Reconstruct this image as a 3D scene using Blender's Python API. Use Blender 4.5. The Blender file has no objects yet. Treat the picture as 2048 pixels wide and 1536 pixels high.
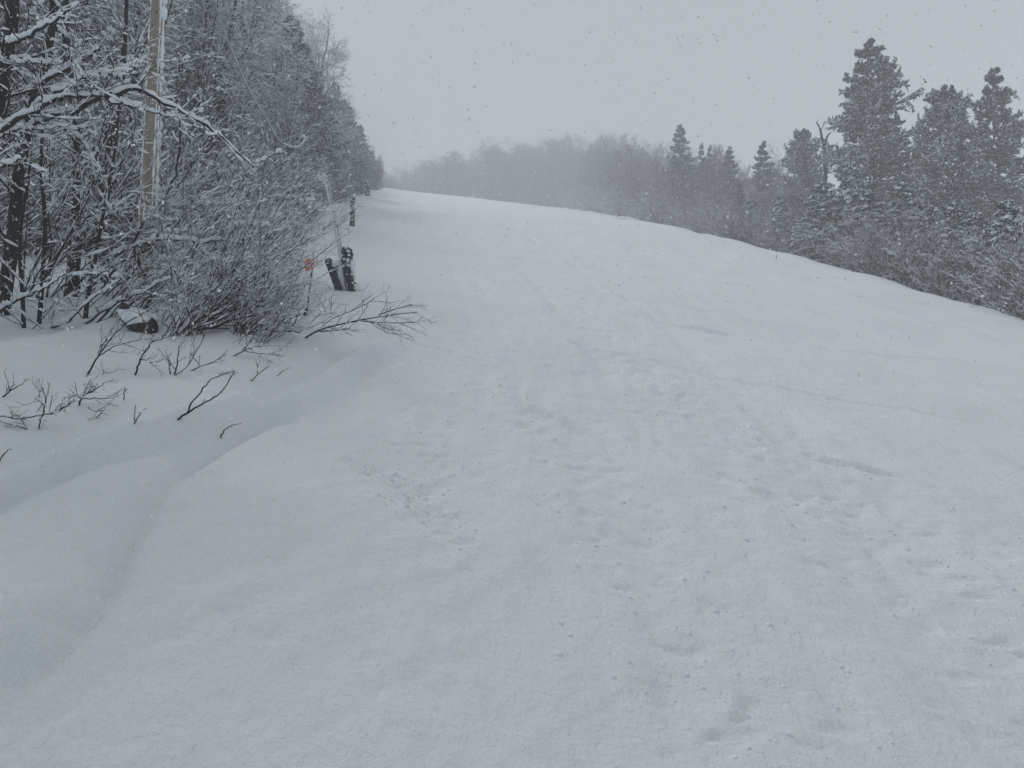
import bpy, math, random
import numpy as np
from mathutils import Vector

R = np.random.default_rng(7)
random.seed(7)
sc = bpy.context.scene
COL = sc.collection
rad = math.radians

# ------------------------------------------------------------------ camera numbers (photo is 2048 x 1536)
FPX = 1607.0
PITCH = math.atan(112.0 / FPX)
CAM_H = 1.7

# ------------------------------------------------------------------ noise
def _hash(ix, iy, seed):
    h = (ix.astype(np.int64) * 374761393 + iy.astype(np.int64) * 668265263 + seed * 1442695041) & 0xFFFFFFFF
    h = ((h ^ (h >> 13)) * 1274126177) & 0xFFFFFFFF
    h = h ^ (h >> 16)
    return (h & 0xFFFF) / 65535.0

def vnoise(x, y, seed=0):
    xi, yi = np.floor(x), np.floor(y)
    fx, fy = x - xi, y - yi
    fx, fy = fx * fx * (3 - 2 * fx), fy * fy * (3 - 2 * fy)
    a = _hash(xi, yi, seed); b = _hash(xi + 1, yi, seed)
    c = _hash(xi, yi + 1, seed); d = _hash(xi + 1, yi + 1, seed)
    return (a * (1 - fx) + b * fx) * (1 - fy) + (c * (1 - fx) + d * fx) * fy - 0.5

def fbm(x, y, seed=0, o=3):
    s = 0; a = 1.0
    for i in range(o):
        s = s + a * vnoise(x * 2 ** i + 17.3 * i, y * 2 ** i - 9.1 * i, seed + i); a *= 0.5
    return s

def sstep(a, b, x):
    t = np.clip((x - a) / (b - a), 0, 1)
    return t * t * (3 - 2 * t)

# ------------------------------------------------------------------ terrain
def left_edge(y):
    return np.interp(y, [-60, 0, 5, 10, 20, 36, 65, 110, 160, 400], [-3.2, -3.0, -2.9, -2.6, -3.9, -6.6, -11, -17.5, -24.5, -70])

def right_edge(y):
    return np.interp(y, [-60, 0, 16, 28, 56, 90, 120, 150, 175, 400], [9.5, 9.8, 10.5, 11.6, 12.4, 12.5, 12.0, 11.0, 4, -40])

def base_h(x, y):
    x = np.asarray(x, float); y = np.asarray(y, float)
    s = 0.325
    z = s * y - (s - 0.3085) * np.clip(y - 40, 0, None)
    yy = np.clip(y - 150, 0, None)
    z = z + np.where(y >= 150, 24 * 0.3085 * (1 - np.exp(-yy / 24)) - 0.02 * yy - 0.3085 * yy, 0)
    z = np.where(y < -3, -0.975 + (y + 3) * 0.22, z)
    cl = 0.04 + 0.07 * sstep(30, 90, y)
    xr = 0.5 * (x + np.sqrt(x * x + 4)) - 1 
    xl = x - xr
    z = z - 0.118 * np.clip(xr, None, 40) - cl * np.clip(xl, -40, None)
    # right bank falls away under the trees
    e = x - right_edge(y)
    z = z - 1.5 * sstep(-0.6, 4.5, e) - 0.05 * np.clip(e, 0, 40) + 0.07 * np.exp(-((e + 0.9) / 0.7) ** 2) * sstep(0, 20, y)
    # left wood floor, a little mounded
    l = left_edge(y) - x
    z = z + 0.18 * sstep(0, 2.5, l) * (1 - sstep(40, 70, y)) - 2.2 * sstep(0, 7, l) * sstep(35, 80, y)
    return z

CAM_Z = float(base_h(0.0, 0.0)) + CAM_H
cp, sp = math.cos(PITCH), math.sin(PITCH)

def ray(px, py):
    u = (px - 1024) / FPX; v = (768 - py) / FPX
    d = np.array([u, cp - v * sp, sp + v * cp])
    return d / d[1]

def at(px, py, Y):
    d = ray(px, py)
    return np.array([d[0] * Y, Y, CAM_Z + d[2] * Y])

def ground_px(px, py, fn=base_h, ymax=200):
    d = ray(px, py)
    ys = np.geomspace(1.0, ymax, 4000)
    zz = CAM_Z + d[2] * ys
    hh = fn(d[0] * ys, ys)
    k = np.nonzero(zz <= hh)[0]
    i = k[0] if len(k) else len(ys) - 1
    Y = ys[i]
    return np.array([d[0] * Y, Y, float(fn(d[0] * Y, Y))])

def gline(pts):
    return np.array([ground_px(*p)[:2] for p in pts])

def dist_line(x, y, L):
    """distance, signed distance (+ = left of travel), 0..1 along."""
    best = np.full(x.shape, 1e9); sg = np.zeros_like(best); al = np.zeros_like(best)
    seg = np.sqrt(((L[1:] - L[:-1]) ** 2).sum(1)); tot = seg.sum(); acc = 0
    for i in range(len(L) - 1):
        a, b = L[i], L[i + 1]; ab = b - a; l2 = (ab ** 2).sum()
        t = np.clip(((x - a[0]) * ab[0] + (y - a[1]) * ab[1]) / l2, 0, 1)
        dx = x - (a[0] + t * ab[0]); dy = y - (a[1] + t * ab[1])
        d = np.sqrt(dx * dx + dy * dy)
        m = d < best
        best = np.where(m, d, best)
        sg = np.where(m, np.sign(ab[0] * dy - ab[1] * dx) * d, sg)
        al = np.where(m, (acc + t * seg[i]) / tot, al)
        acc += seg[i]
    return best, sg, al

def smooth_line(L, n=6):
    # Catmull-Rom
    P = np.vstack([2 * L[0] - L[1], L, 2 * L[-1] - L[-2]]); out = []
    for i in range(1, len(P) - 2):
        for t in np.linspace(0, 1, n, endpoint=False):
            p0, p1, p2, p3 = P[i - 1], P[i], P[i + 1], P[i + 2]
            out.append(0.5 * ((2 * p1) + (-p0 + p2) * t + (2 * p0 - 5 * p1 + 4 * p2 - p3) * t * t + (-p0 + 3 * p1 - 3 * p2 + p3) * t ** 3))
    out.append(L[-1])
    return np.array(out)

RIDGE = smooth_line(gline([(-300, 1170), (-110, 1095), (0, 1050), (125, 1003), (225, 968), (375, 914), (440, 896), (545, 846), (675, 768), (790, 684)]))
TROUGH = smooth_line(gline([(560, 848), (425, 933), (350, 993), (300, 1053), (270, 1108), (245, 1158), (205, 1235), (110, 1350), (0, 1460), (-80, 1560)])[::-1])
MOUND = smooth_line(gline([(780, 820), (640, 900), (520, 1010), (400, 1180), (300, 1400), (260, 1560)]))
CHOP = [(smooth_line(gline([(805, 690), (835, 820), (860, 950), (900, 1100)])), 0.22),
        (smooth_line(gline([(870, 640), (940, 740), (1070, 860), (1200, 990), (1330, 1190), (1420, 1340), (1500, 1500)])), 0.33),
        (smooth_line(gline([(1150, 640), (1300, 760), (1500, 900), (1750, 1080), (2000, 1260), (2200, 1400)])), 0.7),
        (smooth_line(gline([(720, 940), (800, 980), (850, 1040)])), 0.10)]
GROOVE = [(smooth_line(gline([(600 + a, 1700), (690 + a * 0.8, 1250), (770 + a * 0.55, 900), (800 + a * 0.35, 650), (805 + a * .2, 500), (800 + a * .1, 420)])), 0.015, 0.10) for a in (0, 420, 560, 980, 1500)] + [
          (smooth_line(gline([(1310, 872), (1345, 905), (1400, 945), (1465, 978)])), 0.030, 0.035),
          (smooth_line(gline([(1030, 775), (1050, 810), (1120, 845), (1205, 885)])), 0.028, 0.04),
          (smooth_line(gline([(1600, 900), (1720, 935), (1830, 960)])), 0.02, 0.03),
          (smooth_line(gline([(1350, 645), (1420, 660), (1480, 668)])), 0.03, 0.05),
          (smooth_line(gline([(1060, 660), (1200, 700), (1420, 745), (1700, 800), (2040, 850)])), 0.014, 0.04),
          (smooth_line(gline([(900, 600), (1150, 680), (1420, 820), (1650, 940), (2040, 1090)])), 0.012, 0.04),
          (smooth_line(gline([(1000, 590), (1300, 640), (1640, 690), (2040, 730)])), 0.016, 0.05),
          (smooth_line(gline([(870, 860), (1010, 1010), (1130, 1180), (1230, 1400), (1280, 1560)])), 0.012, 0.05),
          (smooth_line(gline([(860, 520), (1000, 560), (1260, 600), (1560, 640)])), 0.02, 0.08)]

WELLS = [ground_px(*p)[:2] for p in [(51, 740), (81, 727), (147, 713), (143, 690), (172, 753), (270, 750), (347, 750), (354, 833), (440, 875), (80, 860), (160, 812), (265, 846), (498, 760), (606, 674), (613, 632), (400, 672), (430, 690), (460, 710)]]

def H(x, y, detail=True):
    x = np.asarray(x, float); y = np.asarray(y, float)
    z = base_h(x, y)
    on = sstep(-0.5, 0.6, x - left_edge(y)) * sstep(-0.8, 1.5, right_edge(y) - x)   # groomed run
    z = z + fbm(x / 6, y / 9, 3) * 0.15 * sstep(3, 14, y)
    z = z + fbm(x / 1.3, y / 1.7, 5) * (0.045 + 0.03 * (1 - on) + 0.05 * sstep(8, 14, y) * (1 - on))
    z = z + fbm(x / 22, y / 22, 8) * 0.9 * sstep(20, 70, y) * (1 - 0.6 * on)
    near = (y < 45) & (y > -4) & (np.abs(x) < 30)
    if not near.any():
        return z
    X, Y = x[near], y[near]; dz = np.zeros_like(X)
    d, s, a = dist_line(X, Y, RIDGE)
    f = sstep(0.0, 0.08, a) * (1 - sstep(0.86, 1.0, a)) * (d < 2.5)
    s = s + 0.05 * fbm(X * 1.6, Y * 1.6, 23) + 0.02 * fbm(X * 6, Y * 6, 24)
    crisp = 0.035 + 0.10 * sstep(0.42, 0.62, a)
    lip = 0.085 * sstep(-crisp, 0.012, s) + 0.040 * np.exp(-((s - 0.05) / 0.06) ** 2) - 0.030 * np.exp(-((s + crisp + 0.03) / 0.07) ** 2)
    up = np.clip(s - 0.16, 0, None)
    dz += f * (lip + 0.26 * (1 - np.exp(-(up / 0.40) ** 1.4)) * np.exp(-up / 1.6))
    d, s, a = dist_line(X, Y, TROUGH)
    f = sstep(0, 0.18, a) * (1 - sstep(0.9, 1, a)) * (d < 1.6)
    s = s + 0.04 * fbm(X * 2.5, Y * 2.5, 29) + 0.012 * fbm(X * 9, Y * 9, 27)
    left = np.clip(s, 0, None); w = 0.17
    dz += f * (0.25 * (1 - np.exp(-(left / w) ** 1.15)) * np.exp(-(left / 0.62) ** 2) + 0.045 * np.exp(-(np.clip(-s, 0, None) / 0.22) ** 2) * (s < 0) * sstep(0, 0.09, -s))
    # wind brushed streaks on the soft snow
    uu = X * 0.62 + Y * 0.78; vv = X * 0.78 - Y * 0.62
    dz += 0.012 * fbm(vv * 11 + 1.5 * vnoise(X * 1.2, Y * 1.2, 19), uu * 2.0, 37, 3) * sstep(2.5, -1.5, X)
    d, s, a = dist_line(X, Y, MOUND)
    dz += sstep(0, 0.2, a) * 0.07 * np.exp(-(d / 0.32) ** 2)
    onn = on[near]
    for wx, wy in WELLS:
        q = (X - wx) ** 2 + (Y - wy) ** 2
        m = q < 0.25
        dz[m] += 0.016 * np.exp(-q[m] / 0.022) - 0.05 * np.exp(-q[m] / 0.0028)
    # granular chop left by skis
    rough = np.zeros_like(X)
    for L, w in CHOP:
        d, s, a = dist_line(X, Y, L)
        rough = np.maximum(rough, np.exp(-(d / w) ** 2))
    patch = sstep(0.05, 0.4, fbm(X / 1.1, Y / 1.8, 41) + 0.15)
    rough = np.clip(rough * 0.72 + 0.22 * patch, 0, 1) * onn
    n1 = fbm(X * 9, Y * 9, 51, 3)
    n2 = vnoise(X * 15 + vnoise(X * 30, Y * 30, 62), Y * 12, 61)
    n3 = vnoise(X * 7 + 0.6 * vnoise(X * 15, Y * 15, 64), Y * 5.5, 63)
    dz += rough * 0.022 * n1 - (0.12 + rough) * 0.017 * sstep(0.14, 0.36, n2) - (0.06 + 0.7 * rough) * 0.015 * 0.35 * sstep(0.2, 0.42, n3)
    dz -= rough * 0.022 * sstep(0.0, 0.4, fbm(X * 3.2, Y * 0.9, 68, 2))
    dz += onn * (0.05 * fbm(X * 1.5 + 0.6 * vnoise(X * .5, Y * .3, 6), Y * 0.36, 81, 3) + 0.016 * fbm(X * 4.5 + 0.8 * vnoise(X * .7, Y * .4, 9), Y * 0.5, 83, 2))
    # wind ripple / brushed lines down the fall line
    dz += (0.3 + 0.7 * onn) * 0.011 * fbm(X * 10 + 2 * vnoise(X, Y, 3), Y * 2.2, 71, 3)
    dz += 0.010 * fbm(X * 3.3, Y * 3.3, 73, 2)
    for L, dep, w in GROOVE:
        d, s, a = dist_line(X, Y, L)
        f = sstep(0, 0.15, a) * (1 - sstep(0.8, 1, a)) * (0.7 + 0.7 * vnoise(X * 2.3, Y * 1.3, 91))
        dep = dep * 1.7; dz += np.clip(f, 0, None) * (-dep * np.exp(-(d / w) ** 2) + 0.55 * dep * np.exp(-((s - 1.8 * w) / w) ** 2))
    z = z.copy()
    z[near] += dz
    return z

def h1(x, y):
    return float(H(np.array([x]), np.array([y]))[0])

def gpx(px, py):
    return ground_px(px, py, fn=lambda a, b: H(np.atleast_1d(a), np.atleast_1d(b)) if np.ndim(a) else h1(a, b))

# ------------------------------------------------------------------ materials
def new_mat(name):
    m = bpy.data.materials.new(name); m.use_nodes = True
    nt = m.node_tree; b = nt.nodes['Principled BSDF']
    return m, nt, b

def link(nt, a, b): nt.links.new(a, b)

def noise_node(nt, scale, detail=3, rough=0.55, coord='pos', stretch=None):
    n = nt.nodes.new('ShaderNodeTexNoise'); n.inputs['Scale'].default_value = scale
    n.inputs['Detail'].default_value = detail; n.inputs['Roughness'].default_value = rough
    if coord == 'pos':
        g = nt.nodes.new('ShaderNodeNewGeometry'); src = g.outputs['Position']
    else:
        g = nt.nodes.new('ShaderNodeTexCoord'); src = g.outputs['Object']
    if stretch:
        mp = nt.nodes.new('ShaderNodeMapping'); mp.inputs['Scale'].default_value = stretch
        link(nt, src, mp.inputs['Vector']); src = mp.outputs['Vector']
    link(nt, src, n.inputs['Vector'])
    return n

def ramp(nt, src, stops):
    r = nt.nodes.new('ShaderNodeValToRGB'); e = r.color_ramp.elements
    while len(e) < len(stops): e.new(0.5)
    for k, (p, c) in enumerate(stops):
        e[k].position = p; e[k].color = (*c, 1) if len(c) == 3 else c
    link(nt, src, r.inputs['Fac'])
    return r

def mat_snow_ground():
    m, nt, b = new_mat('snow_ground')
    n = noise_node(nt, 0.9, 4, 0.6)
    r = ramp(nt, n.outputs['Fac'], [(0.3, (0.83, 0.845, 0.86)), (0.7, (0.88, 0.89, 0.90))])
    link(nt, r.outputs['Color'], b.inputs['Base Color'])
    b.inputs['Roughness'].default_value = 0.7
    b.inputs['Specular IOR Level'].default_value = 0.15
    n1 = noise_node(nt, 28, 6, 0.7); n2 = noise_node(nt, 170, 3, 0.6)
    n3 = noise_node(nt, 5, 4, 0.65, stretch=(3.0, 0.8, 1))
    bp = nt.nodes.new('ShaderNodeBump'); bp.inputs['Strength'].default_value = 0.7; bp.inputs['Distance'].default_value = 0.025
    bp2 = nt.nodes.new('ShaderNodeBump'); bp2.inputs['Strength'].default_value = 0.8; bp2.inputs['Distance'].default_value = 0.004
    bp3 = nt.nodes.new('ShaderNodeBump'); bp3.inputs['Strength'].default_value = 0.5; bp3.inputs['Distance'].default_value = 0.04
    link(nt, n1.outputs['Fac'], bp.inputs['Height']); link(nt, n2.outputs['Fac'], bp2.inputs['Height']); link(nt, n3.outputs['Fac'], bp3.inputs['Height'])
    link(nt, bp3.outputs['Normal'], bp.inputs['Normal'])
    link(nt, bp.outputs['Normal'], bp2.inputs['Normal']); link(nt, bp2.outputs['Normal'], b.inputs['Normal'])
    return m

def mat_snow_clump(name='snow_clump', c=(0.84, 0.86, 0.885)):
    m, nt, b = new_mat(name)
    n = noise_node(nt, 9, 3)
    r = ramp(nt, n.outputs['Fac'], [(0.3, tuple(v * 0.95 for v in c)), (0.7, c)])
    link(nt, r.outputs['Color'], b.inputs['Base Color'])
    b.inputs['Roughness'].default_value = 0.8; b.inputs['Specular IOR Level'].default_value = 0.1
    n1 = noise_node(nt, 60, 3)
    bp = nt.nodes.new('ShaderNodeBump'); bp.inputs['Strength'].default_value = 0.4; bp.inputs['Distance'].default_value = 0.01
    link(nt, n1.outputs['Fac'], bp.inputs['Height']); link(nt, bp.outputs['Normal'], b.inputs['Normal'])
    return m

def mat_bark(name, dark, light, fleck=0.62, scale=14, streak=(1, 1, 0.25)):
    m, nt, b = new_mat(name)
    n = noise_node(nt, scale, 5, 0.65, stretch=streak)
    r = ramp(nt, n.outputs['Fac'], [(0.32, dark), (0.72, light)])
    f = noise_node(nt, 22, 3, 0.6)
    fr = ramp(nt, f.outputs['Fac'], [(fleck, (0, 0, 0)), (fleck + 0.05, (1, 1, 1))])
    mx = nt.nodes.new('ShaderNodeMix'); mx.data_type = 'RGBA'
    link(nt, fr.outputs['Color'], mx.inputs['Factor']); link(nt, r.outputs['Color'], mx.inputs['A'])
    mx.inputs['B'].default_value = (0.82, 0.84, 0.86, 1)
    link(nt, mx.outputs['Result'], b.inputs['Base Color'])
    b.inputs['Roughness'].default_value = 0.85; b.inputs['Specular IOR Level'].default_value = 0.15
    bp = nt.nodes.new('ShaderNodeBump'); bp.inputs['Strength'].default_value = 0.6; bp.inputs['Distance'].default_value = 0.01
    link(nt, n.outputs['Fac'], bp.inputs['Height']); link(nt, bp.outputs['Normal'], b.inputs['Normal'])
    return m

def mat_needle(name, a, c):
    m, nt, b = new_mat(name)
    n = noise_node(nt, 1.4, 4, 0.7)
    r = ramp(nt, n.outputs['Fac'], [(0.3, a), (0.7, c)])
    link(nt, r.outputs['Color'], b.inputs['Base Color'])
    b.inputs['Roughness'].default_value = 0.7; b.inputs['Specular IOR Level'].default_value = 0.2
    return m

def mat_plain(name, a, c, rough=0.6, scale=30):
    m, nt, b = new_mat(name)
    n = noise_node(nt, scale, 4, 0.6, coord='obj')
    r = ramp(nt, n.outputs['Fac'], [(0.3, a), (0.7, c)])
    link(nt, r.outputs['Color'], b.inputs['Base Color']); b.inputs['Roughness'].default_value = rough
    return m

M = dict(
    ground=mat_snow_ground(),
    snow=mat_snow_clump(),
    bark=mat_bark('dark_bark', (0.008, 0.0075, 0.0075), (0.04, 0.035, 0.033), 0.63),
    greybark=mat_bark('grey_bark', (0.03, 0.027, 0.026), (0.10, 0.09, 0.085), 0.6),
    twig=mat_bark('twig_bark', (0.010, 0.009, 0.009), (0.042, 0.037, 0.036), 0.68),
    brown=mat_bark('brown_twig', (0.05, 0.04, 0.038), (0.13, 0.10, 0.095), 0.62),
    pole=mat_bark('weathered_pole_wood', (0.20, 0.168, 0.135), (0.40, 0.345, 0.285), 0.72, 9, (1.5, 1.5, 0.06)),
    pine=mat_needle('pine_needles', (0.045, 0.045, 0.044), (0.10, 0.094, 0.088)),
    fir=mat_needle('fir_needles', (0.018, 0.027, 0.024), (0.045, 0.056, 0.048)),
    pad=mat_plain('navy_foam_pad', (0.008, 0.010, 0.02), (0.02, 0.026, 0.05), 0.6),
    black=mat_plain('blackened_wood', (0.008, 0.008, 0.009), (0.035, 0.032, 0.03), 0.8),
    pipe=mat_plain('frosted_pipe', (0.28, 0.29, 0.30), (0.5, 0.51, 0.53), 0.5),
    orange=mat_plain('orange_flagging', (0.80, 0.10, 0.03), (0.95, 0.17, 0.06), 0.6),
    cable=mat_plain('grey_cable', (0.25, 0.25, 0.26), (0.4, 0.4, 0.42), 0.6),
)

# ------------------------------------------------------------------ mesh helpers
class MB:
    def __init__(self): self.v = []; self.f = []; self.n = 0     # list of (verts, quads)
    def add(self, verts, faces):
        verts = np.asarray(verts, np.float32).reshape(-1, 3); faces = np.asarray(faces, np.int64)
        self.v.append(verts); self.f.append(faces + self.n); self.n += len(verts)
    def build(self, name, mat, parent=None, smooth=True):
        me = bpy.data.meshes.new(name)
        V = np.vstack(self.v) if self.v else np.zeros((0, 3), np.float32)
        quads = [f for f in self.f if f.ndim == 2 and f.shape[1] == 4]
        tris = [f for f in self.f if f.ndim == 2 and f.shape[1] == 3]
        q = np.vstack(quads) if quads else np.zeros((0, 4), np.int64)
        t = np.vstack(tris) if tris else np.zeros((0, 3), np.int64)
        me.vertices.add(len(V)); me.vertices.foreach_set('co', V.ravel())
        nl = q.size + t.size
        me.loops.add(nl); me.loops.foreach_set('vertex_index', np.concatenate([q.ravel(), t.ravel()]).astype(np.int32))
        me.polygons.add(len(q) + len(t))
        st = np.concatenate([np.arange(len(q)) * 4, q.size + np.arange(len(t)) * 3]).astype(np.int32)
        me.polygons.foreach_set('loop_start', st)
        me.polygons.foreach_set('use_smooth', np.full(len(st), smooth))
        me.update(calc_edges=True); me.validate()
        me.materials.append(mat)
        o = bpy.data.objects.new(name, me); COL.objects.link(o)
        if parent: o.parent = parent
        return o

def frames(P):
    T = np.gradient(P, axis=1)
    T /= np.linalg.norm(T, axis=2, keepdims=True) + 1e-9
    ref = np.where(np.abs(T[..., 2:3]) > 0.85, np.array([1.0, 0, 0]), np.array([0, 0, 1.0]))
    # one reference for the whole polyline avoids twists
    mid = np.abs(T[..., 2]).mean(1)
    ref = np.where((mid > 0.75)[:, None, None], np.array([1.0, 0.13, 0]), np.array([0.0, 0.02, 1.0])) + 0 * T
    A = np.cross(T, ref); A /= np.linalg.norm(A, axis=2, keepdims=True) + 1e-9
    B = np.cross(A, T)
    return T, A, B

def tubes(mb, P, r, sides=4, cap=True):
    """P (N,n,3), r (N,n)"""
    N, n, _ = P.shape
    if N == 0: return
    T, A, B = frames(P)
    ang = np.arange(sides) * 2 * np.pi / sides
    ring = (np.cos(ang)[:, None] * A[:, :, None, :] + np.sin(ang)[:, None] * B[:, :, None, :]) * r[:, :, None, None] + P[:, :, None, :]
    V = ring.reshape(-1, 3)
    i = np.arange(N)[:, None, None]; j = np.arange(n - 1)[None, :, None]; k = np.arange(sides)[None, None, :]
    k2 = (k + 1) % sides; base = (i * n + j) * sides
    F = np.stack([base + k, base + k2, base + sides + k2, base + sides + k], -1).reshape(-1, 4)
    mb.add(V, F)
    if cap and sides == 4:
        e0 = np.arange(N)[:, None] * n * 4 + np.array([3, 2, 1, 0]); e1 = np.arange(N)[:, None] * n * 4 + (n - 1) * 4 + np.arange(4)
        mb.f.append(np.vstack([e0, e1]) + (mb.n - len(V)))

def resample(P, r, m):
    N, n, _ = P.shape
    t = np.linspace(0, n - 1, m); i = np.minimum(t.astype(int), n - 2); f = (t - i)
    return P[:, i] * (1 - f)[None, :, None] + P[:, i + 1] * f[None, :, None], r[:, i] * (1 - f) + r[:, i + 1] * f

def snow_on(mb, P, r, th=0.02, wid=1.1, m=6, keep=0.8, gaps=0.35, rng=R, sides=5, steep=0.35, flat=1.0, rs=0.0):
    """pillows of snow lying on top of the branches."""
    if len(P) == 0: return
    sel = rng.random(len(P)) < keep
    P, r = P[sel], r[sel]
    if len(P) == 0: return
    P, r = resample(P, r, m)
    T, _, _ = frames(P)
    hz = np.sqrt(np.clip(1 - T[..., 2] ** 2, 0, 1))
    amt = np.clip((hz - steep) / (1 - steep), 0, 1)
    nz = rng.random(r.shape)
    t = th * amt * (0.45 + 0.9 * nz) * np.where(rng.random(r.shape) < gaps, 0.12, 1)
    t *= (1 - rs) + rs * r / (r.max(1, keepdims=True) + 1e-9)
    t[:, 0] *= 0.25; t[:, -1] *= 0.15
    w = (r * wid + t * 0.55 * flat)
    w = np.where(t < th * 0.05, r * 0.3, w)
    up0 = np.array([0, 0, 1.0])
    S = np.cross(T, up0); S /= np.linalg.norm(S, axis=2, keepdims=True) + 1e-6
    U = np.cross(S, T)
    C = P + U * (r * 0.55 + t * 0.42)[..., None]
    ang = np.arange(sides) * 2 * np.pi / sides + np.pi / 2
    ring = C[:, :, None, :] + np.cos(ang)[:, None] * S[:, :, None, :] * w[:, :, None, None] + np.sin(ang)[:, None] * U[:, :, None, :] * (t * 0.62 + 0.0006)[:, :, None, None]
    N, n = r.shape
    V = ring.reshape(-1, 3)
    i = np.arange(N)[:, None, None]; j = np.arange(n - 1)[None, :, None]; k = np.arange(sides)[None, None, :]
    k2 = (k + 1) % sides; base = (i * n + j) * sides
    F = np.stack([base + k, base + k2, base + sides + k2, base + sides + k], -1).reshape(-1, 4)
    mb.add(V, F)

def grow(P, r, k, t0, t1, ang, length, m, rng=R, up=0.2, wig=0.12, rr=0.5, tip=0.3, lt=0.5, rmin=0.0016, bias=None, flat=None):
    """children of each polyline; returns (N*k, m, 3), (N*k, m)"""
    N, n, _ = P.shape
    idx = np.repeat(np.arange(N), k); K = len(idx)
    t = (t0 + (t1 - t0) * (np.tile(np.arange(k), N) + rng.random(K)) / k) * (n - 1)
    i = np.minimum(t.astype(int), n - 2); f = (t - i)[:, None]
    p0 = P[idx, i] * (1 - f) + P[idx, i + 1] * f
    rp = r[idx, i] * (1 - f[:, 0]) + r[idx, i + 1] * f[:, 0]
    T = P[idx, i + 1] - P[idx, i]; T /= np.linalg.norm(T, axis=1, keepdims=True) + 1e-9
    q = rng.normal(size=(K, 3))
    if flat is not None: q[:, 2] *= flat
    q -= (q * T).sum(1, keepdims=True) * T; q /= np.linalg.norm(q, axis=1, keepdims=True) + 1e-9
    a = ang * (0.65 + 0.7 * rng.random(K))[:, None]
    D = T * np.cos(a) + q * np.sin(a)
    if bias is not None: D = D + bias
    plen = np.linalg.norm(P[:, 1:] - P[:, :-1], axis=2).sum(1)[idx]
    tn = t / (n - 1)
    L = (length * plen if length < 0 else np.full(K, length)) if False else length * (1 - lt * tn) * (0.55 + 0.8 * rng.random(K))
    step = (L / (m - 1))[:, None]
    out = np.empty((K, m, 3)); out[:, 0] = p0
    D /= np.linalg.norm(D, axis=1, keepdims=True) + 1e-9
    for j in range(1, m):
        D = D + rng.normal(size=(K, 3)) * wig; D[:, 2] += up / (m - 1)
        D /= np.linalg.norm(D, axis=1, keepdims=True) + 1e-9
        out[:, j] = out[:, j - 1] + D * step
    ro = np.minimum(np.maximum(rp * rr, rmin), rp * 0.85 + 0.0005)[:, None] * np.linspace(1, tip, m)[None, :]
    return out, np.maximum(ro, rmin * 0.6)

def polyline(pts, r0, r1, n=None):
    P = np.array(pts, float)
    P = smooth_line(P, 5)
    if n: P = resample(P[None], np.ones((1, len(P))), n)[0][0]
    return P[None], np.linspace(r0, r1, len(P))[None]

# ------------------------------------------------------------------ object helpers
def tag(o, label=None, cat=None, group=None, kind=None):
    if label: o['label'] = label
    if cat: o['category'] = cat
    if group: o['group'] = group
    if kind: o['kind'] = kind
    return o

def empty(name, loc=(0, 0, 0), rz=0.0, label=None, cat=None, group=None):
    o = bpy.data.objects.new(name, None); COL.objects.link(o)
    o.location = [float(v) for v in loc]; o.rotation_euler = (0, 0, rz); o.empty_display_size = 0.3
    return tag(o, label, cat, group)

def dup(root, loc, rz=0, s=(1, 1, 1), tilt=(0, 0), label=None, group=None):
    r = root.copy(); COL.objects.link(r)
    r.location = [float(v) for v in loc]; r.rotation_euler = (tilt[0], tilt[1], rz); r.scale = s
    if label: r['label'] = label
    if group: r['group'] = group
    for ch in list(root.children):
        c = ch.copy(); COL.objects.link(c); c.parent = r
        for g in ch.children:
            d = g.copy(); COL.objects.link(d); d.parent = c
    return r

class Proto:
    """first use places the original, later uses copy it"""
    def __init__(self, root, height): self.root = root; self.h = height; self.used = False
    def place(self, loc, rz=0, height=None, wide=1.0, tilt=(0, 0), label=None, group=None):
        k = (height / self.h) if height else 1.0
        s = (k * wide, k * wide, k)
        if not self.used:
            self.used = True; r = self.root
            r.location = [float(v) for v in loc]; r.rotation_euler = (tilt[0], tilt[1], rz); r.scale = s
            if label: r['label'] = label
            if group: r['group'] = group
            return r
        return dup(self.root, loc, rz, s, tilt, label, group)

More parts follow.
